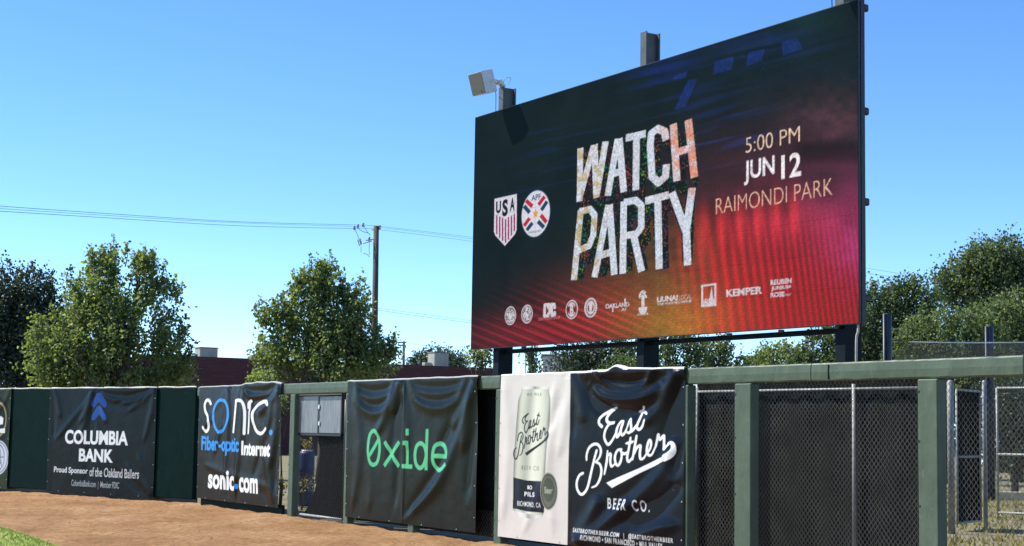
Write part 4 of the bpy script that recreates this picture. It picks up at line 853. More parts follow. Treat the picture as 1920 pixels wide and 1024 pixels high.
# loudspeakers on the column heads
def speaker(c, face, label):
    fz = math.radians(-17); fx = np.array([face[0] * math.cos(fz), face[1] * math.cos(fz), math.sin(fz)]); sx = np.array([-face[1], face[0], 0.0]); sz = np.cross(sx, fx) * -1
    if sz[2] < 0: sz = -sz
    o = thing('loudspeaker', c, label, 'speaker', 'loudspeakers on the board columns')
    L = lambda s_, d, h: np.asarray(c) + (sx * s_ + fx * d + sz * h) * 0.86
    pl = [(-0.235, 0.19), (0.235, 0.19), (0.235, 0.05), (0.215, -0.07), (0.165, -0.16), (0.09, -0.205), (-0.09, -0.205), (-0.165, -0.16), (-0.215, -0.07), (-0.235, 0.05)]; m = len(pl)
    V = [L(a, b, -0.23) for a, b in pl] + [L(a, b, 0.23) for a, b in pl]
    Fc = [tuple(range(m))[::-1], tuple(range(m, 2 * m))] + [(i, (i + 1) % m, m + (i + 1) % m, m + i) for i in range(m)]
    mesh_obj('cabinet', V, Fc, MT['white_paint'], o)
    mb = MB().hexa([L(-0.222, 0.194, -0.217), L(0.222, 0.194, -0.217), L(0.222, 0.203, -0.217), L(-0.222, 0.203, -0.217), L(-0.222, 0.194, 0.217), L(0.222, 0.194, 0.217), L(0.222, 0.203, 0.217), L(-0.222, 0.203, 0.217)]); gr_ = mb.build('grille', MT['grille'], o)
    MB().hexa([L(0.1, 0.204, -0.18), L(0.125, 0.204, -0.18), L(0.125, 0.208, -0.18), L(0.1, 0.208, -0.18), L(0.1, 0.204, -0.15), L(0.125, 0.204, -0.15), L(0.125, 0.208, -0.15), L(0.1, 0.208, -0.15)]).build('badge', MT['black'], gr_)
    return o, L
zsp = None
for k, (u, z) in enumerate((cu[0], cu[2])):
    pu, pz = FR2.px(908, 155, SW + 0.35); du, dz = pu - cu[0][0], pz - cu[0][1]
    c = FR2.P(u + du, SW + 0.35, z + dz)
    o, L = speaker(c, (-0.80, -0.60), ('white loudspeaker on the left column head of the video board', 'loudspeaker at the top right corner of the video board, cut by the frame')[k])
    head = FR2.P(u + 0.06, WF - 0.05, z + 0.02)
    MB().tube([L(0, -0.19, -0.05), (L(0, -0.3, -0.05) + head) / 2 + np.array([0, 0, 0.06]), head], [0.05, 0.05, 0.055], 8).build('mount_arm', MT['white_paint'], o, smooth=True)
    MB().tube([L(0.236, 0.02, 0), L(0.25, 0.02, 0), L(0.2, -0.26, -0.03), L(0.03, -0.3, -0.05)], 0.022, 6).build('yoke', MT['white_paint'], o)
    pts = [L(0.02, -0.2, -0.18), FR2.P(u - 0.05, WF + 0.03, z - 0.1), FR2.P(u - 0.04, WF + 0.03, z - 0.4), FR2.P(u - 0.03, WF + 0.02, z - 0.9)]
    MB().tube(spline(pts), 0.007, 5).build('cable', MT['cable'], o)
    ptz = [head, head + np.array([0.03, 0, 0.14]), head + np.array([0.14, 0, 0.16]), head + np.array([0.1, 0, 0.04])]; MB().tube(spline(ptz), 0.004, 4).build('tie_wire', MT['cable'], o)

# ------------------------------------------------------------------ fences and padded poles behind
back = thing('back_chain_link_fence', FR2.P(-13, -1.6, 0), 'galvanised chain link fence with black windscreen behind the padded fence', 'fence')
BW = -1.6; pa, pb = FR2.P(FR2.u(1296, 850, BW), BW, 0)[:2], FR2.P(FR2.u(1772, 850, BW), BW, 0)[:2]
FB = Frame(pa, A2); BL_ = np.linalg.norm(pb - pa)
def fb_u(x):
    return FB.u(x, 850)
hb = lambda u: 2.215 + 0.0 * u / BL_
for x, r in ((1306, 0.03), (1601.5, 0.024), (1768, 0.024)):
    u = fb_u(x); MB().tube([FB.P(u, 0, -0.05), FB.P(u, 0, hb(u) + 0.06)], r, 10).build('post', MT['galv_bright'], back, smooth=True)
MB().tube([FB.P(fb_u(1306), 0, hb(0)), FB.P(BL_, 0, hb(BL_))], 0.018, 8).build('top_rail', MT['galv'], back, smooth=True)
n = 40; V = []
for j in range(2):
    for i in range(n + 1):
        u = 0.05 + (BL_ - 0.1) * i / n; V.append(FB.P(u, -0.06 + 0.02 * math.sin(i * 1.7), -0.03 if j == 0 else hb(u) + 0.13))
mesh_obj('windscreen', V, [(i, i + 1, n + 2 + i, n + 1 + i) for i in range(n)], MT['screen_cloth'], back, True)
chain_link('chain_link', FB, 0.05, BL_ - 0.05, 0.05, 2.2, 0.035, 0.04, 0.0016, 'wire_black', back)

sg = thing('small_chain_link_gate', (8.3, 28, 0), 'narrow galvanised chain link gate with black fabric between two white posts', 'gate')
for x, r, t in ((1784.5, 0.062, 716), (1848.5, 0.042, 716)):
    p = on_ground(x, 998 if x < 1800 else 988); d = p[1]; ztop = at_real(x, t, d)[2]
    MB().tube([(p[0], p[1], -0.05), (p[0], p[1], ztop), (p[0], p[1], ztop + 0.03)], [r, r, r * 0.4], 12).build('post', MT['galv'], sg, smooth=True)
q0 = on_ground(1793, 994); q1 = on_ground(1841, 988)
def gp(f, z): return np.array([q0[0] + (q1[0] - q0[0]) * f, q0[1] + (q1[1] - q0[1]) * f, z])
zt = at_real(1815, 731, q0[1])[2]; zm = at_real(1815, 857, q0[1])[2]
for a, b in (((0.06, 0.12), (0.06, zt)), ((0.97, 0.12), (0.97, zt)), ((0.06, zt), (0.97, zt)), ((0.06, zm), (0.97, zm)), ((0.06, 0.12), (0.97, 0.12))): MB().tube([gp(*a), gp(*b)], 0.02, 8).build('frame_pipe', MT['galv'], sg, smooth=True)
mesh_obj('windscreen', [gp(0.06, 0.12) + [0, 0.04, 0], gp(0.97, 0.12) + [0, 0.04, 0], gp(0.97, zt) + [0, 0.04, 0], gp(0.06, zt) + [0, 0.04, 0]], [(0, 1, 2, 3)], MT['screen_cloth'], sg)
fg = thing('far_chain_link_panel', (11, 32, 0), 'see-through galvanised chain link panel at the far right edge', 'fence panel')
q0 = on_ground(1872, 972); q1 = on_ground(1985, 978); zt = at_real(1880, 728, q0[1])[2]; zm = at_real(1880, 852, q0[1])[2]
for a, b in (((0, -0.05), (0, zt)), ((1, -0.05), (1, zt)), ((0, zt), (1, zt)), ((0, zm), (1, zm)), ((0, 0.12), (1, 0.12))): MB().tube([gp(*a), gp(*b)], 0.026, 8).build('frame_pipe', MT['galv'], fg, smooth=True)
FP = Frame(q0[:2], math.pi / 2 + math.atan2(q1[1] - q0[1], q1[0] - q0[0])); chain_link('chain_link', FP, 0.03, np.linalg.norm(q1 - q0), 0.1, zt, 0, 0.045, 0.0016, 'wire', fg)
pk = on_ground(1862, 936); mb = MB().box(pk[0], pk[0] + 4.5, pk[1], pk[1] + 0.3, -0.04, 0.2); o = mb.build('plank', MT['plank'], None, 0.01, origin=(pk[0] + 2, pk[1], 0)); tag(o, 'pale plank lying on the weeds behind the chain link panel', 'plank')

def padded_pole(x, ytop, d, wpx, label):
    p = ground_at(x, d); zt = at_depth(x, ytop, d)[2]; r = wpx * d * DS / F / 2
    o = thing('padded_pole', p, label, 'pole', 'padded poles of the batting cage')
    MB().tube([(p[0], p[1], -0.05), (p[0], p[1], zt - 0.02), (p[0], p[1], zt)], [r * 0.8, r * 0.8, r * 0.72], 16).build('sleeve', MT['navy_pad'], o, smooth=True)
    MB().tube([(p[0] - r * 0.72, p[1] - r * 0.5, 0), (p[0] - r * 0.72, p[1] - r * 0.5, zt - 0.01)], r * 0.33, 8).build('seam_roll', MT['navy_pad'], o, smooth=True)
    return p, zt
P1, z1_ = padded_pole(1665.5, 588, 17.0, 20, 'tall navy padded pole right of the video board')
P2, z2_ = padded_pole(1857, 612, 21.0, 19, 'shorter navy padded pole beside the sagging net')
# sagging net and its rope
net = thing('batting_cage_net', ground_at(1800, 19), 'black sagging net hung from a white rope in front of the oaks', 'net')
ra = at_depth(1703, 641, 17.3); rb = at_depth(1990, 640, 21.5)
pts = [ra + (rb - ra) * t - np.array([0, 0, 0.03 * math.sin(t * math.pi)]) for t in np.linspace(0, 1, 20)]
MB().tube(pts, 0.014, 6).build('rope', MT['rope'], net, smooth=True)
mb = MB()
def netp(s, t): 
    p = ra + (rb - ra) * s; sag = 0.30 * math.sin(t * math.pi) + 0.12 * math.sin(s * 14) * t
    return p + np.array([0.5, 5.2, -0.05]) * t * 1.0 + np.array([0, 0, -0.36 * t - sag * 0.35])
for i in range(90): mb.tube([netp(i / 89, t) for t in np.linspace(0, 1, 8)], 0.0045, 3, False)
for j in range(24): mb.tube([netp(s, j / 23) for s in np.linspace(0, 1, 40)], 0.0045, 3, False)
mb.build('netting', MT['net'], net)
mb = MB(); a0 = ra + (rb - ra) * 0.0; mb.tube([np.array([P1[0], P1[1], ra[2]]), ra], 0.012, 6); mb.build('rope', MT['cable'], net)
MB().tube([np.array([rb[0], rb[1], -0.05]), rb + np.array([0, 0, 0.2])], 0.05, 8).build('end_post', MT['galv'], net)

# ------------------------------------------------------------------ building, roof units, poles and wires
bd = thing('brick_building', at_depth(600, 800, 46) * [1, 1, 0], 'long low maroon brick building with flat roof behind the trees', 'building')
ba = at_depth(250, 664, 44); bb = at_depth(935, 690.5, 50); zr = 5.75
d_ = (bb - ba)[:2]; Lb = np.linalg.norm(d_); d_ /= Lb; FBd = Frame(ba[:2], math.pi / 2 + math.atan2(d_[1], d_[0]))
zl, zr2 = ba[2], bb[2]; zr = (zl + zr2) / 2
MB().fbox(FBd, 0, Lb, -14, 0, -0.05, zr - 0.25).build('wall', MT['brick'], bd)
MB().fbox(FBd, 0, Lb, -0.3, 0.03, zr - 0.25, zr).build('parapet', MT['brick'], bd)
MB().fbox(FBd, 0.3, Lb - 0.3, -13.7, -0.3, zr - 0.24, zr - 0.2).build('roof', MT['roof'], bd)
def roof_unit(x, w, y0, h, label, two=False):
    u = FBd.u(x, 660, -2.5); z0 = zr - 0.2; dpt = (FBd.P(u, -2.5, 0))[1]; sx = w * dpt / F; ht = at_real(x, y0, dpt)[2] - z0
    o = thing('roof_unit', FBd.P(u, -2.5, z0), label, 'roof unit', 'air handling units on the brick roof')
    for k in range(4): MB().fbox(FBd, u + (0.06 if k % 2 == 0 else sx - 0.1), u + (0.1 if k % 2 == 0 else sx - 0.06), -3.4 if k < 2 else -2.6, -3.36 if k < 2 else -2.56, z0, z0 + 0.12).build('leg', MT['hvac'], o)
    mbc = MB().fbox(FBd, u, u + sx, -3.5, -2.5, z0 + 0.12, z0 + ht); cas_ = mbc.build('casing', MT['hvac'], o, 0.03)
    n = 7
    for i in range(n): MB().fbox(FBd, u + sx * (i + 0.2) / n, u + sx * (i + 0.3) / n, -2.5, -2.48, z0 + 0.25, z0 + ht - 0.1).build('rib', MT['hvac'], cas_)
    MB().fbox(FBd, u - 0.04, u + sx + 0.04, -3.54, -2.46, z0 + ht, z0 + ht + 0.05).build('lid', MT['roof'], o)
    MB().fbox(FBd, u - 0.55, u - 0.05, -3.2, -2.8, z0, z0 + ht * 0.45).build('duct', MT['hvac'], o, 0.02)
roof_unit(375, 35, 652, 0.6, 'boxy grey roof unit to the right of the large left tree')
roof_unit(491, 22, 645, 0.7, 'grey roof unit half hidden behind the middle tree')
roof_unit(815, 30, 661, 0.8, 'grey roof unit with duct nearest the video board')

def pole(x, ytop, d, r, label):
    p = ground_at(x, d); zt = at_depth(x, ytop, d)[2]; o = thing('utility_pole', p, label, 'pole', 'utility poles')
    MB().tube([(p[0] + 0.12, p[1], -0.1), (p[0] + 0.06, p[1], zt * 0.5), (p[0], p[1], zt)], [r * 1.25, r * 1.1, r * 0.92], 12).build('shaft', MT['wood'], o, smooth=True); return o, p, zt
DP = 42.0
o, pp_, zt = pole(696, 424, DP, 0.16, 'tall wooden utility pole rising behind the middle tree')
def near(x, y, d=DP): return at_depth(x, y, d)
def arm(a, b, r=0.035): MB().tube([near(*a), near(*b)], r, 6).build('bracket', MT['hvac'], o)
arm((697, 431), (713, 430)); arm((686, 451), (706, 448)); arm((681, 457), (697, 452), 0.03)
def insul(x, y, h=0.24):
    c = near(x, y); MB().tube([c + [0, 0, -h / 2], c + [0, 0, -h / 4], c + [0, 0, 0], c + [0, 0, h / 4], c + [0, 0, h / 2]], [0.03, 0.085, 0.05, 0.085, 0.035], 8).build('insulator', MT['porcelain'], o, smooth=True)
for q in ((712, 426), (706.5, 427), (692, 448), (704, 447), (671, 424), (681, 422), (664.5, 427.5)): insul(*q)
# cut-out fuse hanging to the left, drop leads
for L in ([(671, 450), (676, 448), (678, 458), (674, 461), (671, 450)], [(674, 450), (677, 459)]): MB().tube([near(*q) for q in L], 0.03, 5).build('fuse_cutout', MT['porcelain'], o)
for L in ([(665, 428), (669, 438), (674, 449)], [(677, 462), (677, 470), (676.5, 473)], [(681, 475), (688, 477), (693, 482)], [(682, 423), (688, 434), (694, 441)], [(671, 428), (680, 434), (690, 437)], [(693, 455), (692, 468), (693, 478)]): MB().tube(spline([near(*q) for q in L]), 0.014, 5).build('lead', MT['cable'], o)
o2, p2_, zt2 = pole(753.5, 640, 95, 0.16, 'small distant utility pole with crossarm over the brick building')
for y, w in ((642, 8), (647.5, 7)): MB().tube([at_depth(753.5 - w, y, 95), at_depth(753.5 + w, y, 95)], 0.09, 6).build('crossarm', MT['wood'], o2)

def wire(pts, r, label, d0, d1, sag=0.0):
    P = [at_depth(x, y, d0 + (d1 - d0) * k / (len(pts) - 1)) for k, (x, y) in enumerate(pts)]; P = spline(P)
    m = MB().tube(P, r * 0.62, 4); ob = m.build('power_line', MT['cable'], None, origin=P[len(P) // 2]); tag(ob, label, 'power line', 'overhead power lines')
wire([(-120, 378), (200, 400.5), (450, 416), (671, 422), (712, 424)], 0.013, 'uppermost overhead line sloping down to the tall pole', 22, DP)
wire([(-120, 383), (200, 404), (450, 418), (681, 425)], 0.010, 'middle overhead line just under the uppermost left of the pole', 22, DP)
wire([(-120, 388.5), (200, 408.5), (450, 423.5), (664, 428.5), (700, 428)], 0.013, 'lowest of the three overhead lines left of the tall pole', 22, DP)
wire([(712, 424.5), (800, 434.5), (900, 447), (960, 456)], 0.012, 'upper overhead line right of the tall pole', DP, 50)
wire([(706.5, 426), (800, 437), (900, 450), (960, 459)], 0.010, 'middle overhead line right of the tall pole', DP, 50)
wire([(704, 430), (800, 441.5), (900, 454.5), (960, 463)], 0.012, 'lower overhead line right of the tall pole', DP, 50)
wire([(698, 577), (780, 587.5), (900, 604), (960, 613)], 0.012, 'communication cable running right from the middle of the pole', DP, 50)
wire([(698, 580), (780, 592), (900, 608), (960, 618)], 0.014, 'lower communication cable right of the middle of the pole', DP, 50)
wire([(300, 587), (500, 586.5), (698, 580)], 0.008, 'faint cable left of the pole behind the middle tree', 46, DP)
wire([(1500, 480), (1620, 502), (1700, 515), (1800, 530)], 0.016, 'upper pair wire passing behind the right oaks', 60, 64)
wire([(1500, 488), (1620, 511), (1700, 523), (1800, 537)], 0.016, 'lower pair wire passing behind the right oaks', 60, 64)
wire([(753, 641), (840, 652), (960, 632)], 0.022, 'distant sagging wire from the small pole past the board', 95, 80)
ws = thing('white_shed', ground_at(1030, 40), 'small white shed wall glimpsed below the video board', 'shed')
c = at_depth(1026, 668, 40); MB().box(c[0] - 0.2, c[0] + 2.6, 80, 83, -0.05, c[2]).build('wall', MT['white_wall'], ws); MB().box(c[0] - 0.3, c[0] + 2.7, 79.9, 83.1, c[2] + 0.003, c[2] + 0.1).build('roof', MT['roof'], ws)
ph = thing('pale_house', ground_at(1930, 48), 'pale house wall showing through gaps in the right oaks', 'house')
c = at_depth(1890, 600, 48); MB().box(c[0], c[0] + 9, 96, 102, -0.05, c[2]).build('wall', MT['white_wall'], ph); MB().box(c[0] - 0.3, c[0] + 9.3, 95.7, 102.3, c[2] + 0.003, c[2] + 0.3).build('roof', MT['roof'], ph)
for k in range(2): MB().box(c[0] + 1 + k * 2.2, c[0] + 2 + k * 2.2, 95.9, 95.995, 2.2, 3.6).build('window', MT['black'], ph)

# blue barrel seen through the gate
bp = ground_at(577, 16.2); brl = thing('barrel', bp, 'blue plastic barrel behind the chain link gate', 'barrel')
BS = 0.58
prof = [(0.0, 0.24), (0.05, 0.28), (0.3, 0.29), (0.32, 0.305), (0.35, 0.29), (0.6, 0.29), (0.62, 0.305), (0.65, 0.29), (0.88, 0.28), (0.93, 0.25), (0.935, 0.2)]
MB().tube([(bp[0], bp[1], z * 1.22) for z, r in prof], [r * BS for z, r in prof], 20).build('shell', MT['blue'], brl, smooth=True)
MB().tube([(bp[0], bp[1], 1.12), (bp[0], bp[1], 1.165)], 0.11, 16).build('lid', MT['white_paint'], brl, smooth=True)

# ------------------------------------------------------------------ trees
def tree(name, label, group, trunk, blobs, d, leaf_px, dens, mat, sprigs=(), clump=0.30, deep=0.8, droop=0.5, seed=1, nl=16, tone=(0.0, 1.0), trunk_r=0.16, cat='tree', limbs=40, hollow=0.3, spr=0, spl=1.0, shoot=0.45):
    """trunk: photo x of the trunk; blobs: crown lobes (x, y, rx, ry) in photo pixels at distance d"""
    rg = np.random.default_rng(seed); base = ground_at(trunk, d); k = d * DS / F
    o = thing(name, base, label, cat, group); C = []; LB = []
    for (x, y, rx, ry) in blobs:
        c = at_depth(x, y, d); Rv = np.array([rx * k, rx * k * deep, ry * k]); n = int(dens * rx * ry / 100)
        v = rg.normal(size=(n, 3)); v /= np.linalg.norm(v, axis=1, keepdims=True); r = rg.random(n) ** (1 / 2.1); r = r * (1 + 0.13 * rg.normal(size=n))
        # leave hollows: drop clumps where a coarse noise is low
        q = c[None] + v * r[:, None] * Rv[None]; keep = vnoise(q[:, 0] * 1.1 / max(1, d / 25) + seed, q[:, 2] * 1.1 / max(1, d / 25), 80 + seed) + 0.25 * vnoise(q[:, 1] * 1.3, q[:, 2] * 1.3, 90) > hollow
        C.append(q[keep])
        LB.append(c)
    C = np.concatenate(C); C = C[C[:, 2] > 0.4]
    s = leaf_px * k; nc = len(C); cs = clump * (0.7 + 0.6 * rg.random(nc)); cen = np.array([base[0], base[1], np.mean([q[2] for q in LB]) * 0.75]); axs = (C - cen[None]); axs /= np.linalg.norm(axs, axis=1, keepdims=True) + 1e-9; axs = axs * 0.7 + np.array([0, 0, shoot]) + rg.normal(size=(nc, 3)) * 0.35; axs /= np.linalg.norm(axs, axis=1, keepdims=True)
    tl = rg.random((nc, nl)) ** 0.8 * 1.5 - 0.5
    P = (C[:, None] + axs[:, None] * (tl * cs[:, None] * 1.9)[..., None] + rg.normal(size=(nc, nl, 3)) * (cs[:, None, None] * 0.52 * (1.15 - 0.5 * np.clip(tl, 0, 1))[..., None])).reshape(-1, 3); tn = np.repeat(rg.random(nc), nl) * 0.6 + rg.random(nc * nl) * 0.4
    tw = MB()
    autos = []
    if spr:
        bx = np.linspace(C[:, 0].min(), C[:, 0].max(), spr + 1)
        for b0, b1 in zip(bx[:-1], bx[1:]):
            q = C[(C[:, 0] >= b0) & (C[:, 0] < b1)]
            for t_ in range(2):
                if len(q) > t_ + 1:
                    p_ = q[np.argsort(q[:, 2])[-1 - t_]]; ln_ = (0.25 + 0.75 * rg.random() ** 2) * spl; dr_ = np.array([0.5 * (p_[0] - base[0]) / 3, rg.normal() * 0.2, 1.0]); autos.append((p_ - dr_ * 0.2, p_ + dr_ * ln_ * 0.6))
    for a, b in autos:
        n = max(6, int(np.linalg.norm(b - a) / (s * 0.22))); t = np.linspace(0.1, 1, n)[:, None]; q = a[None] * (1 - t) + b[None] * t + rg.normal(size=(n, 3)) * s * 0.8 * (1.3 - t)
        P = np.concatenate([P, q]); tn = np.concatenate([tn, rg.random(n)]); tw.tube([a, b], [0.014, 0.005], 4)
    for (x0, y0, x1, y1) in sprigs:
        a = at_depth(x0, y0, d + rg.normal() * 0.3); b = at_depth(x1, y1, d + rg.normal() * 0.3); n = max(14, int(np.linalg.norm(b - a) / (s * 0.16))); t = np.linspace(0.25, 1, n)[:, None]; q = a[None] * (1 - t) + b[None] * t + rg.normal(size=(n, 3)) * s * 0.9 * (1.25 - t)
        P = np.concatenate([P, q]); tn = np.concatenate([tn, rg.random(n)]); tw.tube([a, a * 0.5 + b * 0.5 + rg.normal(size=3) * 0.03, b], [0.02, 0.014, 0.006], 4)
    n = len(P)
    # leaves: folded rhombs hanging outwards
    ax = rg.normal(size=(n, 3)); ax[:, 2] -= droop; ax /= np.linalg.norm(ax, axis=1, keepdims=True); sd = np.cross(ax, rg.normal(size=(n, 3))); sd /= np.linalg.norm(sd, axis=1, keepdims=True); nm = np.cross(ax, sd)
    ln = s * (0.7 + 0.6 * rg.random(n))[:, None]; wd = ln * 0.42
    V = np.stack([P, P + ax * ln * 0.45 + sd * wd + nm * ln * 0.12, P + ax * ln, P + ax * ln * 0.45 - sd * wd + nm * ln * 0.12], 1).reshape(-1, 3); Fq = np.arange(4 * n).reshape(-1, 4)
    cr = quick_mesh('crown', V, Fq, MT[mat], o); at = cr.data.attributes.new('tone', 'FLOAT', 'POINT'); at.data.foreach_set('value', np.repeat(np.clip(tone[0] + (tone[1] - tone[0]) * tn, 0, 1), 4).astype(np.float32))
    # trunk and limbs
    top = max(LB, key=lambda q: q[2]); low = min(q[2] for q in LB); fork = np.array([base[0], base[1], max(0.8, low * 0.55)])
    MB().tube([base + [0, 0, -0.1], base + [0.03, 0, fork[2] * 0.5], fork, fork * 0.5 + top * 0.5, top], [trunk_r * 1.25, trunk_r, trunk_r * 0.85, trunk_r * 0.5, trunk_r * 0.15], 9).build('trunk', MT['bark'], o, smooth=True)
    lm = MB(); idx = rg.choice(nc, min(limbs, nc), replace=False)
    for i in idx:
        e = C[i]; f = rg.random() * 0.85; st = fork * (1 - f) + top * f; 
        if e[2] < st[2] - 0.3: st = fork
        mid = st * 0.45 + e * 0.55 + np.array([0, 0, -0.12 * np.linalg.norm(e - st)]) + rg.normal(size=3) * 0.06
        lm.tube([st, mid, e], [trunk_r * 0.34, trunk_r * 0.2, trunk_r * 0.05], 5)
        if limbs <= 12: lm.build('limb', MT['bark'], o, smooth=True); lm = MB()
    lm.v += [] ; 
    if tw.v: lm.add(tw.v, tw.f)
    if lm.v: lm.build('limbs', MT['bark'], o, smooth=True)['kind'] = 'stuff'
    return o
T_ = tree
T_('sweetgum_tree', 'large yellow green sweetgum with loose top behind the bank banner', 'sweetgums behind the wall', 215,
   [(215, 655, 120, 75), (150, 665, 88, 70), (225, 575, 92, 75), (165, 600, 55, 70), (235, 515, 55, 42), (195, 505, 30, 32), (290, 585, 42, 60), (300, 655, 48, 60), (110, 690, 52, 40), (75, 655, 20, 40), (265, 505, 30, 26), (340, 690, 16, 26), (120, 715, 60, 26), (220, 720, 90, 26), (310, 715, 45, 28)], 25, 6.3, 4.5, 'leaf_maple',
   [(235, 500, 238, 456), (215, 490, 217, 466), (285, 540, 288, 472), (300, 540, 310, 488), (130, 560, 132, 496), (180, 500, 182, 474), (320, 570, 332, 535), (330, 620, 350, 590), (325, 640, 352, 612), (90, 600, 58, 595), (70, 680, 50, 690), (125, 540, 122, 510), (262, 500, 268, 474), (150, 555, 148, 520)], seed=11, clump=0.2, nl=16, tone=(0.05, 1.0), hollow=0.32, spr=44, spl=1.2, limbs=90)
T_('sweetgum_tree', 'conical sweetgum standing in front of the utility pole', 'sweetgums behind the wall', 605,
   [(605, 670, 100, 58), (600, 610, 68, 62), (600, 545, 34, 48), (605, 515, 16, 24), (545, 600, 38, 48), (560, 550, 22, 24), (662, 600, 34, 60), (640, 640, 60, 60), (530, 670, 50, 48), (690, 675, 48, 42), (500, 600, 17, 16), (725, 665, 18, 22), (640, 560, 14, 18), (600, 705, 110, 26)], 23, 6.3, 4.4, 'leaf_maple',
   [(603, 520, 606, 488), (590, 540, 592, 508), (618, 530, 634, 514), (560, 560, 558, 522), (535, 590, 528, 550), (510, 610, 490, 604), (655, 570, 668, 548), (690, 640, 712, 610), (720, 660, 744, 655), (640, 570, 652, 548), (500, 640, 486, 630), (720, 690, 742, 690), (615, 520, 612, 492), (535, 600, 512, 583)], seed=12, clump=0.19, nl=16, tone=(0.05, 1.0), hollow=0.36, spr=40, spl=1.2, limbs=80)
T_('evergreen_tree', 'dark dense evergreen at the left edge behind the sweetgum', None, 20,
   [(30, 570, 72, 62), (50, 650, 80, 75), (-50, 600, 80, 100), (90, 620, 40, 60), (20, 700, 90, 40), (85, 560, 24, 22), (60, 720, 110, 30), (30, 640, 60, 80)], 32, 5.6, 6.0, 'leaf_dark', [(60, 530, 62, 490), (20, 515, 16, 487), (90, 545, 98, 505)], seed=13, clump=0.3, nl=18, hollow=0.15, spr=24, spl=0.7)
T_('bush', 'small light green bush behind the fibre internet banner', None, 492, [(492, 713, 26, 10), (475, 716, 14, 6)], 18, 5.0, 9, 'leaf_maple', seed=14, clump=0.1, nl=12, tone=(0.5, 1), cat='bush', trunk_r=0.05, limbs=12)
T_('round_tree', 'distant round tree behind the brick roof left of the board', None, 828, [(825, 682, 48, 24), (800, 680, 24, 18), (855, 684, 24, 14), (780, 684, 14, 8), (830, 695, 50, 14)], 95, 4.2, 18, 'leaf_far', seed=15, clump=0.5, nl=14, droop=0.2, trunk_r=0.3, hollow=0.0)
und = [('small leafy tree under the left end of the video board', 905, [(905, 672, 22, 20), (890, 675, 12, 12)], 'leaf_maple', (0.2, 0.9)), ('sparse airy tree right of the left board column', 995, [(995, 668, 18, 18), (1000, 695, 24, 12)], 'leaf_oak', (0.1, 0.7)),
       ('broad dark oak under the board between left and middle columns', 1100, [(1075, 676, 46, 28), (1120, 668, 60, 34), (1165, 665, 40, 34), (1120, 705, 100, 22)], 'leaf_dark', (0.4, 1.0)), ('olive green tree just right of the middle board column', 1275, [(1265, 655, 50, 38), (1255, 690, 60, 24), (1300, 668, 34, 30), (1180, 690, 40, 24)], 'leaf_oak', (0.0, 0.8)),
       ('rounded tree below the gap of sky under the board', 1350, [(1350, 662, 34, 32), (1380, 682, 44, 18), (1330, 692, 40, 22)], 'leaf_oak', (0.1, 0.9)), ('thin light green tree under the right half of the board', 1455, [(1455, 668, 36, 22), (1425, 680, 30, 20), (1490, 675, 28, 26), (1450, 700, 80, 18)], 'leaf_maple', (0.3, 1.0)),
       ('tall dark tree left of the right board column', 1545, [(1545, 650, 40, 40), (1520, 676, 40, 30), (1580, 640, 36, 55), (1560, 700, 60, 26)], 'leaf_oak', (0.0, 0.7))]
for i, (lb, tx, bl, mt, tn) in enumerate(und): T_('park_tree', lb, 'trees below the video board', tx, bl, 34 + 1.7 * (i % 3), 5.2, 7.0 if i > 1 else 5.0, mt, seed=20 + i, clump=0.22, nl=15, tone=tn, trunk_r=0.12, limbs=24, hollow=0.26, spr=10, spl=0.6)
T_('oak_tree', 'tallest evergreen oak at the right edge of the picture', 'oaks on the right', 1880, [(1850, 535, 80, 70), (1900, 495, 56, 42), (1790, 545, 44, 44), (1935, 560, 70, 90), (1840, 490, 46, 28), (1880, 600, 90, 60), (1870, 520, 80, 60)], 38, 5.2, 6.5, 'leaf_oak', [(1860, 470, 1852, 446), (1900, 470, 1904, 442), (1790, 510, 1784, 474)], seed=31, clump=0.32, nl=18, tone=(0.0, 0.8), trunk_r=0.3, hollow=0.16, spr=26, spl=0.6)
T_('oak_tree', 'evergreen oak directly beside the right edge of the video board', 'oaks on the right', 1665, [(1650, 590, 50, 55), (1705, 562, 52, 36), (1620, 640, 50, 70), (1680, 640, 60, 55), (1730, 600, 40, 50), (1660, 690, 90, 40)], 32, 5.2, 6.5, 'leaf_oak', [(1710, 540, 1712, 518), (1640, 560, 1634, 528)], seed=32, clump=0.28, nl=18, tone=(0.0, 0.75), trunk_r=0.25, hollow=0.16, spr=26, spl=0.6)
T_('oak_tree', 'lower bushy oak behind the sagging net', 'oaks on the right', 1770, [(1760, 640, 64, 54), (1720, 660, 50, 40), (1830, 640, 54, 60), (1800, 690, 100, 40), (1770, 720, 110, 40)], 28, 5.4, 6.2, 'leaf_oak', seed=33, clump=0.26, nl=17, tone=(0.15, 1.0), trunk_r=0.22, hollow=0.16, spr=26, spl=0.6)
T_('oak_tree', 'lighter oak below the tallest oak at the right edge', 'oaks on the right', 1905, [(1905, 590, 56, 46), (1870, 620, 40, 40), (1945, 640, 50, 60), (1900, 680, 60, 50), (1910, 740, 70, 50)], 30, 5.4, 5.0, 'leaf_oak', seed=34, clump=0.26, nl=17, tone=(0.25, 1.0), trunk_r=0.22, hollow=0.22, spr=26, spl=0.6)
T_('evergreen_shrub', 'dark green shrub mass behind the far chain link panel', None, 1900, [(1900, 780, 60, 70), (1960, 800, 60, 80), (1850, 800, 30, 70), (1900, 850, 70, 40)], 22, 5.4, 5.0, 'leaf_dark', seed=36, clump=0.2, nl=16, tone=(0.2, 1.0), trunk_r=0.1, cat='shrub', hollow=0.1)
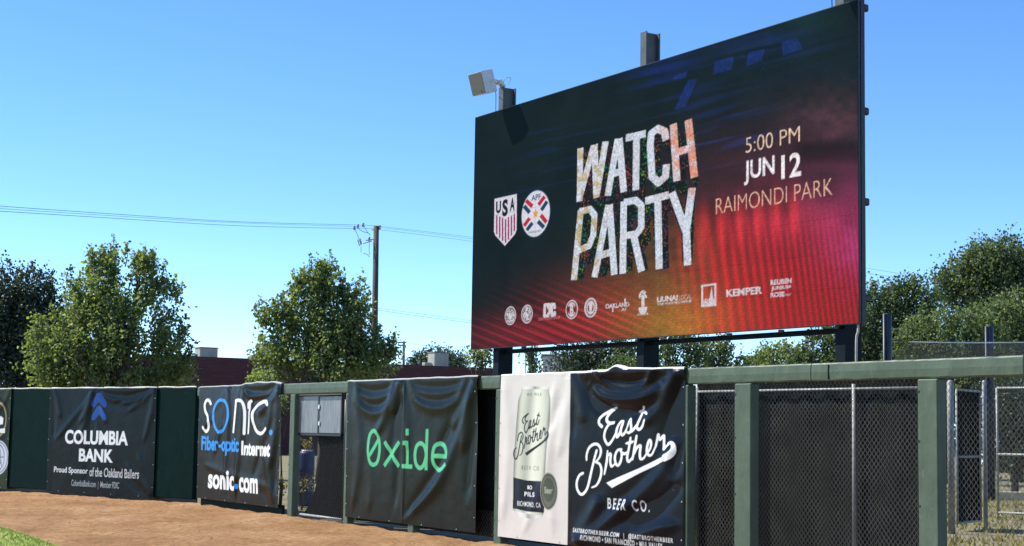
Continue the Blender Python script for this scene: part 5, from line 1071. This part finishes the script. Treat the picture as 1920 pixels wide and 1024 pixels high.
for i, (x, y, rx, ry, d) in enumerate(((570, 925, 22, 26, 15.7), (530, 925, 12, 30, 15.6), (528, 760, 9, 26, 16.5), (575, 838, 10, 10, 17.5))):
    T_('shrub', ('dry yellowish shrub at the foot of the gate', 'dry shrub in the gap beside the fibre internet banner', 'leafy twigs high in the gap beside the fibre internet banner', 'pale twigs above the blue barrel')[i], 'shrubs behind the gate', x, [(x, y, rx, ry)], d, 5.0, 12, 'leaf_dry' if i != 2 else 'leaf_maple', seed=40 + i, clump=0.07, nl=8, cat='shrub', trunk_r=0.02, limbs=10, hollow=0.1)
# far belt of trees closing the horizon beyond the park
def far_belt():
    rg = np.random.default_rng(77); n = 26000; x = -6 + rg.random(n) * 130; y = 140 + rg.random(n) * 14; top = 4.2 + 2.6 * vnoise(x / 5.0, x * 0, 95) + 1.2 * vnoise(x / 1.7, x * 0, 96); z = rg.random(n) ** 0.75 * top
    P = np.column_stack([x, y, z]); ax = rg.normal(size=(n, 3)); ax /= np.linalg.norm(ax, axis=1, keepdims=True); sd = np.cross(ax, rg.normal(size=(n, 3))); sd /= np.linalg.norm(sd, axis=1, keepdims=True); ln = (0.4 + 0.35 * rg.random(n))[:, None]
    V = np.stack([P, P + ax * ln * 0.5 + sd * ln * 0.4, P + ax * ln, P + ax * ln * 0.5 - sd * ln * 0.4], 1).reshape(-1, 3)
    o = quick_mesh('far_treeline', V, np.arange(4 * n).reshape(-1, 4), MT['leaf_far']); at = o.data.attributes.new('tone', 'FLOAT', 'POINT'); at.data.foreach_set('value', np.repeat(rg.random(n) * 0.7, 4).astype(np.float32)); tag(o, 'far belt of trees low on the horizon beneath the board', 'trees', kind='stuff')
far_belt()
# weeds behind the right end of the fence
def weeds():
    n = 16000; x = 5 + RNG.random(n) * 18; y = 23 + RNG.random(n) ** 1.2 * 30; keep = vnoise(x * 0.9, y * 0.9, 99) > 0.3; x, y = x[keep], y[keep]; n = len(x)
    b = np.column_stack([x, y, np.full(n, -0.03)]); h = 0.04 + 0.1 * RNG.random(n); a = RNG.random(n) * 6.28; dx = np.column_stack([np.cos(a), np.sin(a), np.zeros(n)]) * 0.02; tip = b + np.column_stack([(RNG.random((n, 2)) - 0.5) * 0.14, h])
    o = quick_mesh('weeds', np.stack([b - dx, b + dx, tip], 1).reshape(-1, 3), np.arange(3 * n).reshape(-1, 3), MT['leaf_dry'])
    at = o.data.attributes.new('tone', 'FLOAT', 'POINT'); at.data.foreach_set('value', np.repeat(RNG.random(n), 3).astype(np.float32)); tag(o, 'dry weeds and grass behind the chain link at right', 'weeds', kind='stuff')
weeds()
